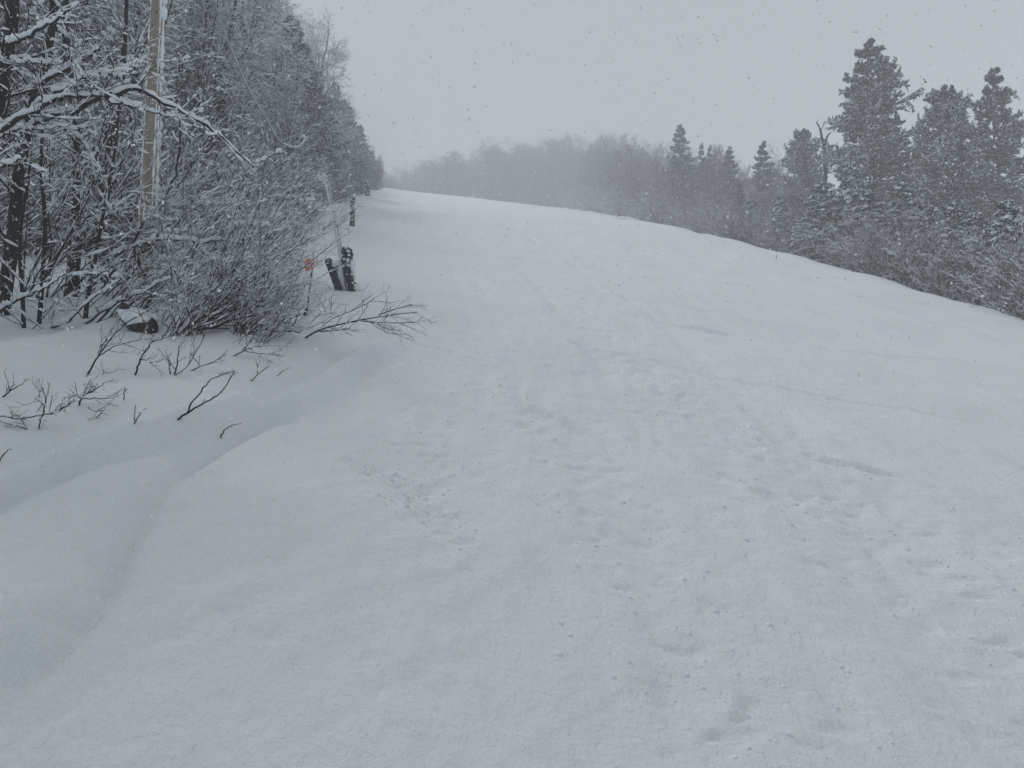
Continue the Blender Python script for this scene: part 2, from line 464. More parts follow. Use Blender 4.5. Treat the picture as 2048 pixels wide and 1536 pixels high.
# ------------------------------------------------------------------ plants
def make_bare_tree(h=10.0, r0=0.085, seed=1, limbs=26, k2=7, k3=5, k4=2, t_low=0.18, spread=0.9, snow=1.0, bark='bark', twig='twig', tw=1.0):
    g = np.random.default_rng(seed)
    root = empty('bare_tree', cat='tree')
    n = 12
    zz = np.linspace(-0.25, h, n)
    lean = g.normal(size=2) * 0.02 * h
    wob = np.cumsum(g.normal(size=(n, 2)) * 0.012 * h, 0) * 0.6
    tr = np.stack([np.linspace(0, 1, n) * lean[0] + wob[:, 0] - wob[0, 0], np.linspace(0, 1, n) * lean[1] + wob[:, 1] - wob[0, 1], zz], 1)[None]
    rr = (r0 * np.linspace(1, 0.10, n) ** 0.9)[None]
    # forks
    fk, fr = grow(tr, rr, 3, 0.25, 0.6, 0.42, 0.55 * h, 8, g, up=0.55, wig=0.09, rr=0.62, tip=0.15, lt=0.4)
    st, sr = resample(tr, rr, 8); st = np.vstack([st, fk]); sr = np.vstack([sr, fr])
    l1, q1 = grow(tr, rr, limbs, t_low, 0.97, 1.05 * spread, 0.30 * h, 6, g, up=0.35, wig=0.13, rr=0.42, tip=0.25, lt=0.72)
    l1b, q1b = grow(fk, fr, 7, 0.2, 0.95, 0.9 * spread, 0.17 * h, 6, g, up=0.35, wig=0.13, rr=0.5, tip=0.25, lt=0.5)
    l1 = np.vstack([l1, l1b]); q1 = np.vstack([q1, q1b])
    l2, q2 = grow(l1, q1, k2, 0.2, 1.0, 0.8, 0.10 * h, 5, g, up=0.25, wig=0.16, rr=0.55, tip=0.35, lt=0.45, rmin=0.0042 * tw)
    l3, q3 = grow(l2, q2, k3, 0.15, 1.0, 0.75, 0.048 * h, 4, g, up=0.2, wig=0.18, rr=0.6, tip=0.5, lt=0.4, rmin=0.0032 * tw)
    l4, q4 = grow(l3, q3, k4, 0.2, 1.0, 0.7, 0.022 * h, 3, g, up=0.15, wig=0.15, rr=0.7, tip=0.6, lt=0.3, rmin=0.0026 * tw)
    mb = MB(); tubes(mb, tr, rr, 8); tubes(mb, fk, fr, 6); tubes(mb, l1, q1, 5)
    mb.build('trunk', M[bark], root)
    mc = MB(); tubes(mc, l2, q2, 4, False); tubes(mc, l3, q3, 3, False); tubes(mc, l4, q4, 3, False)
    mc.build('crown', M[twig], root)
    ms = MB()
    s = snow
    snow_on(ms, np.vstack([l1]), np.vstack([q1]), 0.034 * s, 1.15, 9, 0.95, 0.25, g)
    snow_on(ms, fk, fr, 0.04 * s, 1.0, 10, 0.9, 0.3, g, steep=0.3)
    snow_on(ms, l2, q2, 0.040 * s, 1.1, 7, 0.85, 0.4, g)
    snow_on(ms, l3, q3, 0.040 * s, 1.1, 5, 0.6 * min(1, s + .2), 0.45, g)
    snow_on(ms, l4, q4, 0.028 * s, 1.1, 4, 0.28 * s, 0.3, g, sides=4)
    ms.build('snow_cover', M['snow'], root)
    return Proto(root, h)

def make_shrub(h=3.2, seed=1, stems=16, lean=0.55, snow=1.0, mat='twig', k1=9, k2=6, spread=1.0, base=0.35, k3=2):
    g = np.random.default_rng(seed)
    root = empty('leafless_shrub', cat='shrub')
    n = 9; S = []; Q = []
    for i in range(stems):
        az = g.normal() * 0.9 * spread; el = rad(g.uniform(35, 75))
        d = np.array([math.cos(az) * math.cos(el) + lean * 0.5, math.sin(az) * math.cos(el), math.sin(el)])
        p = np.array([g.normal() * base, g.normal() * base, -0.08]); L = h * g.uniform(0.65, 1.2)
        pts = [p]
        for j in range(1, n):
            d = d / np.linalg.norm(d) + g.normal(size=3) * 0.07; d[2] += 0.035 - 0.05 * j / n
            d[0] += 0.02 * lean
            d /= np.linalg.norm(d); pts.append(pts[-1] + d * L / (n - 1))
        S.append(pts); Q.append(g.uniform(0.010, 0.026) * np.linspace(1, 0.2, n))
    P = np.array(S); r = np.array(Q)
    b = np.array([0.12 * lean, 0, 0.1])
    l1, q1 = grow(P, r, k1, 0.2, 1.0, 0.65, 0.30 * h, 6, g, up=0.25, wig=0.12, rr=0.55, tip=0.35, lt=0.5, rmin=0.003, bias=b)
    l2, q2 = grow(l1, q1, k2, 0.15, 1.0, 0.6, 0.13 * h, 4, g, up=0.2, wig=0.15, rr=0.6, tip=0.5, lt=0.4, rmin=0.0022, bias=b)
    l3, q3 = grow(l2, q2, k3, 0.2, 1.0, 0.6, 0.06 * h, 3, g, up=0.2, wig=0.12, rr=0.8, tip=0.6, lt=0.3, rmin=0.0018, bias=b)
    mb = MB(); tubes(mb, P, r, 6); tubes(mb, l1, q1, 4, False); mb.build('stem', M['bark' if mat == 'twig' else mat], root)
    mc = MB(); tubes(mc, l2, q2, 3, False); tubes(mc, l3, q3, 3, False); mc.build('crown', M[mat], root)
    ms = MB()
    snow_on(ms, P, r, 0.026 * snow, 1.1, 14, 0.8, 0.5, g, steep=0.3)
    snow_on(ms, l1, q1, 0.027 * snow, 1.1, 9, 0.8, 0.45, g, steep=0.25)
    snow_on(ms, l2, q2, 0.024 * snow, 1.1, 6, 0.6, 0.5, g, steep=0.25)
    snow_on(ms, l3, q3, 0.020 * snow, 1.1, 4, 0.3, 0.3, g, sides=4)
    ms.build('snow_cover', M['snow'], root)
    return Proto(root, h)

def needles(mb, P, r, per, ln, wd, g, droop=0.0):
    """little blades bristling from branchlets"""
    N, n, _ = P.shape
    t = g.random((N, per)) * (n - 1); i = np.minimum(t.astype(int), n - 2); f = (t - i)[..., None]
    ii = np.arange(N)[:, None]
    p = P[ii, i] * (1 - f) + P[ii, i + 1] * f
    T = P[ii, i + 1] - P[ii, i]; T /= np.linalg.norm(T, axis=2, keepdims=True) + 1e-9
    d = T * 0.8 + g.normal(size=T.shape) * 0.6; d[..., 2] -= droop
    d /= np.linalg.norm(d, axis=2, keepdims=True)
    s = np.cross(d, g.normal(size=T.shape)); s /= np.linalg.norm(s, axis=2, keepdims=True) + 1e-9
    L = (ln * (0.6 + 0.8 * g.random((N, per))))[..., None]; W = wd * (0.6 + 0.8 * g.random((N, per)))[..., None]
    a = p - s * W * 0.4; b = p + s * W * 0.4; m1 = p + d * L * 0.55 + s * W; m0 = p + d * L * 0.55 - s * W; e = p + d * L
    V = np.stack([a, b, m1, e, m0], 2).reshape(-1, 3)
    K = N * per; o = np.arange(K)[:, None] * 5
    mb.add(V, o + np.array([0, 1, 2, 4])); mb.f.append(o + np.array([4, 2, 3]) + mb.n - len(V))

def make_conifer(name, h, prof, seed, boughs=110, k1=11, el=(20, -15), upturn=0.3, needle='fir', snow=1.0, t_low=0.04, r0=None, ln=0.14, wd=0.022, per=10, ragged=0.3, sag=0.0, cl=0.34, keep=0.85, frost=1, whorls=0, flat=0.35):
    g = np.random.default_rng(seed)
    root = empty(name, cat='tree')
    n = 10
    tr = np.stack([g.normal(size=n) * 0.006 * h, g.normal(size=n) * 0.006 * h, np.linspace(-0.3, h, n)], 1)[None]; tr[0, 0, :2] = 0
    rr = ((r0 or 0.016 * h) * np.linspace(1, 0.06, n))[None]
    mb = MB(); tubes(mb, tr, rr, 8)
    t = t_low + (0.985 - t_low) * ((np.arange(boughs) + g.random(boughs) * 0.8) / boughs)
    if whorls: t = np.clip(np.round(t * whorls) / whorls + g.normal(size=boughs) * 0.005, t_low, 0.985)
    az = np.arange(boughs) * 2.39996 + g.normal(size=boughs) * 0.35
    L = np.interp(t, [p[0] for p in prof], [p[1] for p in prof]) * h * (1 - ragged + 2 * ragged * g.random(boughs) ** 1.2) 
    e = np.radians(np.interp(t, [0, 1], [el[1], el[0]]) + g.normal(size=boughs) * 7)
    m = 7
    z0 = t * h; x0 = np.interp(z0, tr[0, :, 2], tr[0, :, 0]); y0 = np.interp(z0, tr[0, :, 2], tr[0, :, 1])
    P = np.empty((boughs, m, 3)); P[:, 0] = np.stack([x0, y0, z0], 1)
    el_ = e.copy()
    for j in range(1, m):
        st = L / (m - 1)
        el_ = el_ + (upturn / (m - 1)) * (1 if j > m * 0.4 else -0.5) - sag / (m - 1) + g.normal(size=boughs) * 0.05
        az = az + g.normal(size=boughs) * 0.06
        P[:, j] = P[:, j - 1] + np.stack([np.cos(az) * np.cos(el_) * st, np.sin(az) * np.cos(el_) * st, np.sin(el_) * st], 1)
    r = np.clip(L * 0.012, 0.006, 0.05)[:, None] * np.linspace(1, 0.2, m)
    tubes(mb, P, r, 4, False); mb.build('trunk', M['greybark'], root)
    l1, q1 = grow(P, r, k1, 0.18, 1.0, 0.85, 1.0, 4, g, up=0.12, wig=0.08, rr=0.5, tip=0.4, lt=0.45, rmin=0.003, flat=flat)
    # scale branchlets to their bough
    sc_ = np.repeat(np.clip(L * cl, 0.14, 1.1), k1)[:, None, None]
    l1 = l1[:, :1] + (l1 - l1[:, :1]) * sc_
    l2, q2 = grow(l1, q1, 3, 0.3, 1.0, 0.7, 1.0, 3, g, up=0.05, wig=0.08, rr=0.7, tip=0.5, lt=0.3, rmin=0.002, flat=flat + 0.05)
    sc2 = np.repeat(np.clip(L * cl * 0.42, 0.08, 0.4), k1 * 3)[:, None, None]
    l2 = l2[:, :1] + (l2 - l2[:, :1]) * sc2
    mc = MB(); tubes(mc, l1, q1, 3, False)
    needles(mc, l1, q1, per, ln, wd, g, sag * 0.3); needles(mc, l2, q2, per // 2 + 1, ln, wd, g, sag * 0.3); needles(mc, P, r, per * 2, ln, wd, g)
    mc.build('crown', M[needle], root, smooth=False)
    ms = MB()
    snow_on(ms, P, r + 0.015, 0.05 * snow, 1.5, 8, keep, 0.3, g, flat=1.4)
    snow_on(ms, l1, q1 + 0.02, 0.045 * snow, 1.6, 5, keep, 0.3, g, flat=1.6)
    snow_on(ms, l2, q2 + 0.018, 0.035 * snow, 1.5, 4, keep * 0.9, 0.3, g, flat=1.5, sides=4)
    if frost:
        needles(ms, l1, q1, frost, ln * 0.9, wd * 1.3, g); needles(ms, l2, q2, frost, ln * 0.9, wd * 1.3, g)
    ms.build('snow_cover', M['snow'], root)
    return Proto(root, h)

# ------------------------------------------------------------------ terrain mesh
def build_ground():
    def axis(lo, hi, n, c, w):
        a = math.asinh((lo - c) / w); b = math.asinh((hi - c) / w)
        return c + w * np.sinh(np.linspace(a, b, n))
    xs = axis(-320, 320, 1250, -0.3, 2.3)
    ys = axis(-45, 420, 1250, 2.6, 1.9)
    X, Y = np.meshgrid(xs, ys)
    Z = H(X, Y)
    V = np.stack([X, Y, Z], -1).reshape(-1, 3)
    ny, nx = X.shape
    i = np.arange(ny - 1)[:, None]; j = np.arange(nx - 1)[None, :]; b = i * nx + j
    F = np.stack([b, b + 1, b + nx + 1, b + nx], -1).reshape(-1, 4)
    mb = MB(); mb.add(V, F)
    o = mb.build('ground', M['ground'])
    tag(o, 'snow covered ski slope rising between two woods with soft ski tracks', 'ground', kind='structure')

build_ground()

# ------------------------------------------------------------------ loose snow crumbs on the chopped snow
ICO_V = np.array([(0, 0, 1), (0.9, 0, 0.45), (0.28, 0.85, 0.45), (-0.72, 0.53, 0.45), (-0.72, -0.53, 0.45), (0.28, -0.85, 0.45),
                  (0.72, 0.53, -0.45), (-0.28, 0.85, -0.45), (-0.9, 0, -0.45), (-0.28, -0.85, -0.45), (0.72, -0.53, -0.45), (0, 0, -1)])
ICO_F = np.array([(0, 1, 2), (0, 2, 3), (0, 3, 4), (0, 4, 5), (0, 5, 1), (1, 6, 2), (2, 7, 3), (3, 8, 4), (4, 9, 5), (5, 10, 1),
                  (6, 7, 2), (7, 8, 3), (8, 9, 4), (9, 10, 5), (10, 6, 1), (11, 7, 6), (11, 8, 7), (11, 9, 8), (11, 10, 9), (11, 6, 10)])

def lumps(mb, C, s, rng, jit=0.25, squash=None):
    N = len(C)
    V = ICO_V[None] * (1 + jit * rng.normal(size=(N, 12, 1))) * s[:, None, None]
    if squash is not None: V = V * squash[:, None, :]
    V = V + C[:, None, :]
    mb.add(V.reshape(-1, 3), (np.arange(N)[:, None, None] * 12 + ICO_F[None]).reshape(-1, 3))

def build_crumbs():
    g = np.random.default_rng(21); C = []
    for L, w in CHOP:
        P, _ = resample(L[None], np.ones((1, len(L))), 500); P = P[0]
        n = 420 if w > 0.3 else 200
        q = P[g.integers(0, 500, n)] + g.normal(size=(n, 2)) * w * 0.75
        C.append(q)
    q = np.stack([g.uniform(-2, 7, 350), g.uniform(1.8, 16, 350)], 1)
    C.append(q[fbm(q[:, 0] / 1.1, q[:, 1] / 1.8, 41) > -0.05])
    C = np.vstack(C)
    C = C[(C[:, 0] > left_edge(C[:, 1]) + 0.8)]
    s = 0.0035 + 0.010 * g.random(len(C)) ** 4
    Z = H(C[:, 0], C[:, 1]) - s * 0.1
    mb = MB(); lumps(mb, np.column_stack([C, Z]), s, g, 0.2)
    o = mb.build('snow_crumbs', M['snow'])
    tag(o, 'loose crumbs of snow scattered along the ski tracks', 'snow', kind='stuff')
build_crumbs()

# ------------------------------------------------------------------ prototypes
T1 = [make_bare_tree(10, 0.11, 11), make_bare_tree(10, 0.09, 12, limbs=30, spread=0.8), make_bare_tree(10, 0.13, 13, limbs=24, spread=1.05), make_bare_tree(10, 0.08, 14, limbs=30, t_low=0.1)]
T3 = [make_bare_tree(10, 0.13, 25, limbs=40, k2=8, snow=0.3, bark='greybark', twig='brown', tw=2.2, t_low=0.1), make_bare_tree(10, 0.12, 26, limbs=42, k2=8, snow=0.3, bark='greybark', twig='brown', tw=2.2, t_low=0.06, spread=1.1)]
T2 = [make_bare_tree(10, 0.085, 21, snow=0.3, bark='greybark', twig='brown'), make_bare_tree(10, 0.075, 22, limbs=32, t_low=0.08, snow=0.3, bark='greybark', twig='brown'), make_bare_tree(10, 0.09, 23, limbs=28, t_low=0.1, spread=1.05, snow=0.5, bark='greybark', twig='brown')]
S1 = [make_shrub(3.2, 31, snow=1.05, k2=5, k3=1), make_shrub(3.0, 32, stems=17, lean=0.8, snow=1.05, k2=5, k3=1), make_shrub(3.4, 33, stems=13, lean=0.65, snow=1.15, k2=5, k3=1), make_shrub(2.2, 34, stems=19, lean=0.5, spread=1.4, snow=1.0, k2=5, k3=1)]
S2 = [make_shrub(2.4, 35, stems=26, lean=0.0, spread=3, mat='brown', snow=0.6), make_shrub(2.6, 36, stems=24, lean=0.1, spread=3, mat='brown', snow=0.6)]
PINE_PROF = [(0, 0.19), (0.4, 0.2), (0.63, 0.16), (0.8, 0.105), (0.92, 0.055), (1, 0.006)]
pine_a = make_conifer('pine_tree', 12, PINE_PROF, 51, boughs=175, k1=12, el=(18, -16), upturn=0.3, needle='pine', snow=1.5, keep=0.92, frost=1, ln=0.13, wd=0.022, per=12, ragged=0.34, t_low=0.05, whorls=20, flat=0.16)
pine_b = make_conifer('pine_tree', 12, [(0, 0.2), (0.3, 0.22), (0.6, 0.19), (0.85, 0.12), (0.95, 0.06), (1, 0.01)], 52, boughs=215, k1=12, el=(26, -12), upturn=0.35, needle='pine', snow=1.6, keep=0.92, frost=2, ln=0.13, wd=0.022, per=12, ragged=0.28, t_low=0.03, whorls=24, flat=0.2)
spruce_a = make_conifer('spruce_tree', 10, [(0, 0.19), (0.3, 0.17), (0.6, 0.105), (0.85, 0.04), (1, 0.003)], 53, boughs=130, k1=9, el=(30, -22), upturn=0.35, needle='fir', snow=0.7, ragged=0.26, ln=0.10, whorls=20, flat=0.25)
spruce_b = make_conifer('spruce_tree', 10, [(0, 0.15), (0.3, 0.14), (0.6, 0.095), (0.85, 0.04), (1, 0.003)], 54, boughs=120, k1=9, el=(30, -15), upturn=0.3, needle='fir', snow=0.9, ragged=0.32, ln=0.10, whorls=19, flat=0.25)
fir_a = make_conifer('fir_tree', 5, [(0, 0.30), (0.3, 0.27), (0.6, 0.18), (0.85, 0.09), (1, 0.02)], 55, boughs=75, k1=9, el=(25, -22), upturn=0.1, needle='fir', snow=2.0, keep=0.97, sag=0.45, ln=0.11, wd=0.016, per=9)
fir_b = make_conifer('fir_tree', 5, [(0, 0.27), (0.3, 0.25), (0.6, 0.17), (0.85, 0.09), (1, 0.02)], 56, boughs=80, k1=9, el=(25, -25), upturn=0.05, needle='fir', snow=2.2, keep=0.97, sag=0.5, ln=0.11, wd=0.016, per=9)

# ------------------------------------------------------------------ left wood
def sil_left(px):    # photo row of the tree tops along the left wood
    return np.interp(px, [0, 500, 590, 620, 650, 668, 690, 715, 745, 765, 775], [-330, -140, -10, 130, 215, 200, 225, 265, 295, 330, 372])
def sil_right(px):
    return np.interp(px, [770, 790, 850, 920, 1000, 1060, 1110, 1220, 1260, 1340, 1400, 1480, 1550, 1600, 1700, 1800, 2048, 2600],
                     [372, 348, 328, 310, 294, 298, 288, 262, 290, 290, 300, 296, 290, 290, 310, 330, 330, 300])

def proj(x, y, z):
    dy = y; dz = z - CAM_Z
    yy = dy * cp + dz * sp; zz = -dy * sp + dz * cp
    return 1024 + FPX * x / yy, 768 - FPX * zz / yy

def top_height(x, y, z0, row):
    d = ray(0, row)
    return CAM_Z + ray(proj(x, y, z0)[0], row)[2] * y - z0

g = np.random.default_rng(5)
def scatter(n, y0, y1, xf0, xf1, gap, tries=20000, pw=1.0):
    out = []
    for _ in range(tries):
        if len(out) >= n: break
        y = y0 + (y1 - y0) * g.random() ** pw
        a, b = xf0(y), xf1(y)
        if b <= a: continue
        x = a + (b - a) * g.random()
        d = gap * (0.5 + y / 40)
        if all((x - p[0]) ** 2 + (y - p[1]) ** 2 > d * d for p in out): out.append((x, y))
    return out

LW_NEAR = 'bare trees standing close together behind the wooden pole in the left wood'
LW_MID = 'bare trees in the hazier upper part of the left wood'
LW_FAR = 'faint bare trees at the far end of the left wood'
GROUP_LW = {'near': ('slender bare tree with snow lined twigs in the dense wood behind the wooden pole', LW_NEAR),
            'mid': ('greyer snow dusted bare tree farther up the left wood, beyond the padded post', LW_MID),
            'far': ('pale bare tree fading into falling snow at the top end of the left wood', LW_FAR)}
pts = scatter(44, 12.5, 26, lambda y: -0.72 * y - 1.0, lambda y: left_edge(y) - 3.3, 0.95) 
pts += scatter(36, 26, 58, lambda y: left_edge(y) - 13, lambda y: left_edge(y) - 2.2, 1.2)
pts += scatter(40, 58, 165, lambda y: left_edge(y) - 10, lambda y: left_edge(y) - 0.3, 0.9)
for i, (x, y) in enumerate(pts):
    z = h1(x, y)
    px, _ = proj(x, y, z)
    hh = top_height(x, y, z, sil_left(px)) * (g.uniform(0.78, 1.02) if y < 26 else g.uniform(0.62, 0.95))
    if y < 26: hh = min(hh, g.uniform(7, 11))
    hh = min(hh, 13)
    if hh < 1.6: continue
    lab, gr = GROUP_LW['near' if y < 26 else 'mid' if y < 58 else 'far']
    (T1[i % 4] if y < 70 else T3[i % 2]).place((x, y, z - 0.05), g.uniform(0, 6.28), hh, g.uniform(0.85, 1.1) * (1.0 if hh > 6 else 1.15), (g.normal() * 0.04, g.normal() * 0.04 + 0.03), lab, gr)

# shrubs leaning out over the run
front = [(375, 655, 1.35), (405, 645, 1.2), (425, 610, 1.25), (430, 580, 1.2), (440, 545, 1.15), (450, 520, 1.15), (465, 500, 1.2),
         (340, 600, 1.8), (170, 585, 1.9), (60, 590, 2.0), (390, 580, 1.7), (500, 478, 1.2), (520, 455, 1.4), (400, 555, 1.7), (480, 668, 0.7), (530, 650, 0.6), (350, 668, 0.9), (225, 635, 1.2), (505, 684, 0.6)]
for i, (px, py, hh) in enumerate(front):
    p = gpx(px, py)
    S1[i % 3].place(p - [0, 0, 0.03], g.normal() * 0.35, hh, 1.0, (0, 0),
                    'leafless shrub with snow on its leaning stems, in the front row of the left thicket', 'shrubs in the front row of the left thicket')
for i, (x, y) in enumerate(scatter(54, 11.6, 34, lambda y: max(-0.7 * y - 1, left_edge(y) - 8), lambda y: left_edge(y) - 3.1, 0.62)):
    z = h1(x, y)
    if proj(x, y, z)[0] > 585: continue
    S1[i % 4].place((x, y, z - 0.05), g.normal() * 0.6, g.uniform(2.0, 3.2), 1.0, (0, 0),
                    'leafless shrub full of snow flecks deep in the left thicket under the trees', 'shrubs deep in the left thicket')
for i, (x, y) in enumerate(scatter(40, 20, 100, lambda y: left_edge(y) - 5.0, lambda y: left_edge(y) - 1.5, 0.6)):
    z = h1(x, y)
    S2[i % 2].place((x, y, z - 0.05), g.normal() * 0.6, g.uniform(0.9, 1.6), 1.0, (0, 0),
                          'small hazy shrub at the foot of the left wood, high up the run', 'shrubs along the upper left edge of the run')
# conifers in the left wood
for (px, row, Y, hmul, pr, lab) in [
        (668, 165, 62, 1, spruce_a, 'pointed grey spruce rising above the far left wood against the sky'),
        (585, 30, 40, 1, spruce_b, 'tall snow dusted spruce at the sky edge of the left wood, upper left'),
        (610, 90, 46, 1, spruce_b, 'grey spruce just below the tall one at the sky edge of the left wood'),
        (640, 190, 52, 1, spruce_a, 'hazy spruce left of the pointed grey spruce in the left wood'),
        (700, 215, 72, 1, spruce_b, 'blurred spruce right of the pointed grey spruce in the left wood'),
        (630, 140, 44, 1, spruce_a, 'dense grey spruce at the sky edge, left of the pointed grey spruce'),
        (690, 200, 58, 1, spruce_b, 'spruce close against the right side of the pointed grey spruce'),
        (722, 250, 80, 1, spruce_a, 'small fading spruce low on the skyline end of the left wood'),
        (745, 300, 100, 1, spruce_b, 'faintest spruce at the very end of the left wood above the crest'),
        (545, 260, 36, 1, fir_b, 'short dark fir half hidden in the left wood below the hanging cable'),
        (600, 290, 44, 1, fir_a, 'short dark fir in the left wood near the lower end of the hanging cable'),
        (450, 60, 34, 1, spruce_b, 'dark spruce behind the bare trees right of the wooden pole')]:
    d = ray(px, row); x = d[0] * Y; z = h1(x, Y)
    top = CAM_Z + d[2] * Y
    pr.place((x, Y, z), g.uniform(0, 6), top - z, 1.45, (0, 0), lab)

# ------------------------------------------------------------------ right wood and the wood beyond the crest
def conifer_px(pr, px, row, Y, lab, wide=1.0, group=None, rz=None):
    d = ray(px, row); x = d[0] * Y; z = h1(x, Y)
    pr.place((x, Y, z - 0.1), g.uniform(0, 6) if rz is None else rz, CAM_Z + d[2] * Y - z, wide, (0, 0), lab, group)

conifer_px(pine_a, 1738, 82, 41, 'tallest ragged pine rising above the right wood, snow on its boughs', 1.0)
conifer_px(pine_b, 1888, 172, 36, 'broad dense pine with a rounded top in the right wood', 0.82)
conifer_px(pine_a, 1985, 136, 40, 'ragged pine at the far right edge behind the broad rounded pine', 0.75, rz=2.0)
conifer_px(pine_b, 2150, 260, 33, 'dense pine at the right border of the wood, mostly outside the photo', 0.9)
conifer_px(pine_b, 1605, 258, 48, 'small round-topped pine beside the dead forked trunk in the right wood', 0.85, rz=1.0)
conifer_px(spruce_a, 1361, 247, 70, 'lone pointed spruce standing clear above the middle of the right wood', 1.3)
conifer_px(spruce_b, 1403, 284, 74, 'slim spruce tip, left of a pair right of the lone pointed spruce', 0.8)
conifer_px(spruce_b, 1419, 288, 73, 'slim spruce tip, right of a pair right of the lone pointed spruce', 0.75)
conifer_px(spruce_b, 1458, 292, 66, 'blunt hazy spruce in the middle of the right wood', 1.2)
conifer_px(spruce_b, 1525, 280, 60, 'hazy spruce left of the small round-topped pine', 1.2)
conifer_px(spruce_a, 1300, 360, 84, 'short hazy spruce low in the middle of the right wood', 1.0)
conifer_px(spruce_b, 1480, 365, 53, 'short spruce low in the right wood below the blunt hazy spruce', 1.1)
conifer_px(fir_a, 1700, 320, 33, 'snow laden fir below the tallest ragged pine', 0.9)
conifer_px(fir_a, 1640, 360, 33, 'snow laden fir with drooping boughs at the edge of the right wood', 1.35)
conifer_px(fir_b, 1735, 385, 28.5, 'small fir heavy with snow in front of the tallest ragged pine', 1.4)
conifer_px(fir_b, 1560, 390, 39, 'small snow laden fir left of the drooping fir', 1.1)
conifer_px(fir_a, 1800, 360, 31, 'dark fir with snowy boughs between the tallest pine and the broad pine', 1.0)
conifer_px(fir_a, 1790, 425, 27.5, 'low snowy fir at the foot of the tall pine, right of the heavy fir', 1.35)
conifer_px(fir_b, 1850, 405, 27, 'snow padded fir left of the fir below the broad rounded pine', 1.3)
conifer_px(fir_a, 1950, 420, 23, 'snow padded fir left of the pale fir at the right edge', 1.3)
conifer_px(fir_b, 1500, 400, 46, 'hazy low fir with snowy boughs at the edge of the right wood', 1.3)
conifer_px(fir_b, 2010, 395, 20, 'pale snow covered fir at the right edge of the photo', 0.95)
conifer_px(fir_a, 2095, 415, 18.5, 'snow covered fir just outside the right border', 1.0)
conifer_px(fir_a, 1900, 400, 25, 'snow covered fir below the broad rounded pine', 1.0)

pts = scatter(40, 18, 60, lambda y: right_edge(y) + 2.5, lambda y: min(right_edge(y) + 14, 0.72 * y + 2), 1.0)
pts += scatter(66, 60, 158, lambda y: right_edge(y) + 1.2, lambda y: right_edge(y) + 14, 0.6)
pts += scatter(74, 158, 184, lambda y: -32, lambda y: 28, 0.33) + [(-9.6, 168.0), (-8.4, 176.0), (-10.9, 180.0), (-14.5, 171.0)]
for i, (x, y) in enumerate(pts):
    z = h1(x, y)
    px, _ = proj(x, y, z)
    hh = top_height(x, y, z, sil_right(px)) * (g.uniform(0.62, 1.0) if y < 160 else g.uniform(0.78, 1.04))
    if y < 60: hh *= 0.9
    hh = min(hh, 18)
    if hh < 1.5: continue
    if y < 60: lab, gr = 'bare brown tree among the pines of the right wood', 'bare trees among the pines of the right wood'
    elif y < 160: lab, gr = 'hazy bare tree in the middle stretch of the right wood', 'hazy bare trees in the middle stretch of the right wood'
    else: lab, gr = 'very pale bare tree beyond the crest of the run', 'pale bare trees beyond the crest of the run'
    (T2[i % 3] if y < 60 else T3[i % 2]).place((x, y, z - 0.05), g.uniform(0, 6.28), hh, g.uniform(0.95, 1.25) * (1.25 if y > 160 else 1), (g.normal() * 0.03, g.normal() * 0.03), lab, gr)
for i, (x, y) in enumerate(scatter(95, 14, 60, lambda y: right_edge(y) + 0.9, lambda y: right_edge(y) + 6, 0.5)):
    z = h1(x, y)
    S2[i % 2].place((x, y, z - 0.05), g.uniform(0, 6.28), g.uniform(1.5, 2.8), 1.1, (0, 0),
                    'brown leafless bush at the foot of the right wood', 'brown bushes at the foot of the right wood')
for i, (x, y) in enumerate(scatter(75, 60, 158, lambda y: right_edge(y) + 0.6, lambda y: right_edge(y) + 7, 0.5)):
    z = h1(x, y)
    S2[i % 2].place((x, y, z - 0.05), g.uniform(0, 6.28), g.uniform(2.6, 4.2), 1.2, (0, 0),
                    'hazy brown bush along the upper right edge of the run', 'hazy bushes along the upper right edge of the run')

for i, (x, y) in enumerate(scatter(34, 163, 190, lambda y: -32, lambda y: 26, 0.4)):
    z = h1(x, y)
    S2[i % 2].place((x, y, z - 0.05), g.uniform(0, 6.28), g.uniform(3.5, 6.0), 1.3, (0, 0),
                    'very pale bush at the feet of the bare trees beyond the crest', 'pale bushes beyond the crest of the run')

# dead forked trunk standing above the right wood
def dead_tree():
    Y = 44.0
    b = at(1652, 330, Y); b[2] = h1(b[0], Y) - 0.1
    o = empty('dead_tree', b, 0, 'dead bare trunk with a crooked forked top above the right wood', 'tree')
    rel = lambda L: [at(px, py, Y + dy) - b for px, py, dy in L]
    mb = MB()
    P, r = polyline([np.zeros(3)] + rel([(1651, 420, 0), (1650, 330, 0), (1648, 290, 0), (1644, 276, 0), (1640, 258, .3), (1633, 245, .4)]), 0.16, 0.03); tubes(mb, P, r, 8)
    P, r = polyline(rel([(1649, 295, 0), (1653, 277, -.3), (1658, 268, -.4), (1663, 264, -.5)]), 0.08, 0.02); tubes(mb, P, r, 6)
    P, r = polyline(rel([(1649, 280, 0), (1640, 277, .3), (1636, 280, .3)]), 0.05, 0.015); tubes(mb, P, r, 5)
    P, r = polyline(rel([(1650, 322, 0), (1665, 316, -.5), (1676, 312, -.8)]), 0.06, 0.02); tubes(mb, P, r, 5)
    mb.build('trunk', M['bark'], o)
    P, r = polyline(rel([(1642, 262, .2), (1647, 250, .4), (1650, 240, .4)]), 0.03, 0.008); mc = MB(); tubes(mc, P, r, 4)
    l, q = grow(*polyline(rel([(1640, 258, .3), (1633, 245, .4)]), 0.03, 0.02), 5, 0.2, 1, 0.7, 0.5, 4, g); tubes(mc, l, q, 4)
    mc.build('crown', M['bark'], o)
dead_tree()

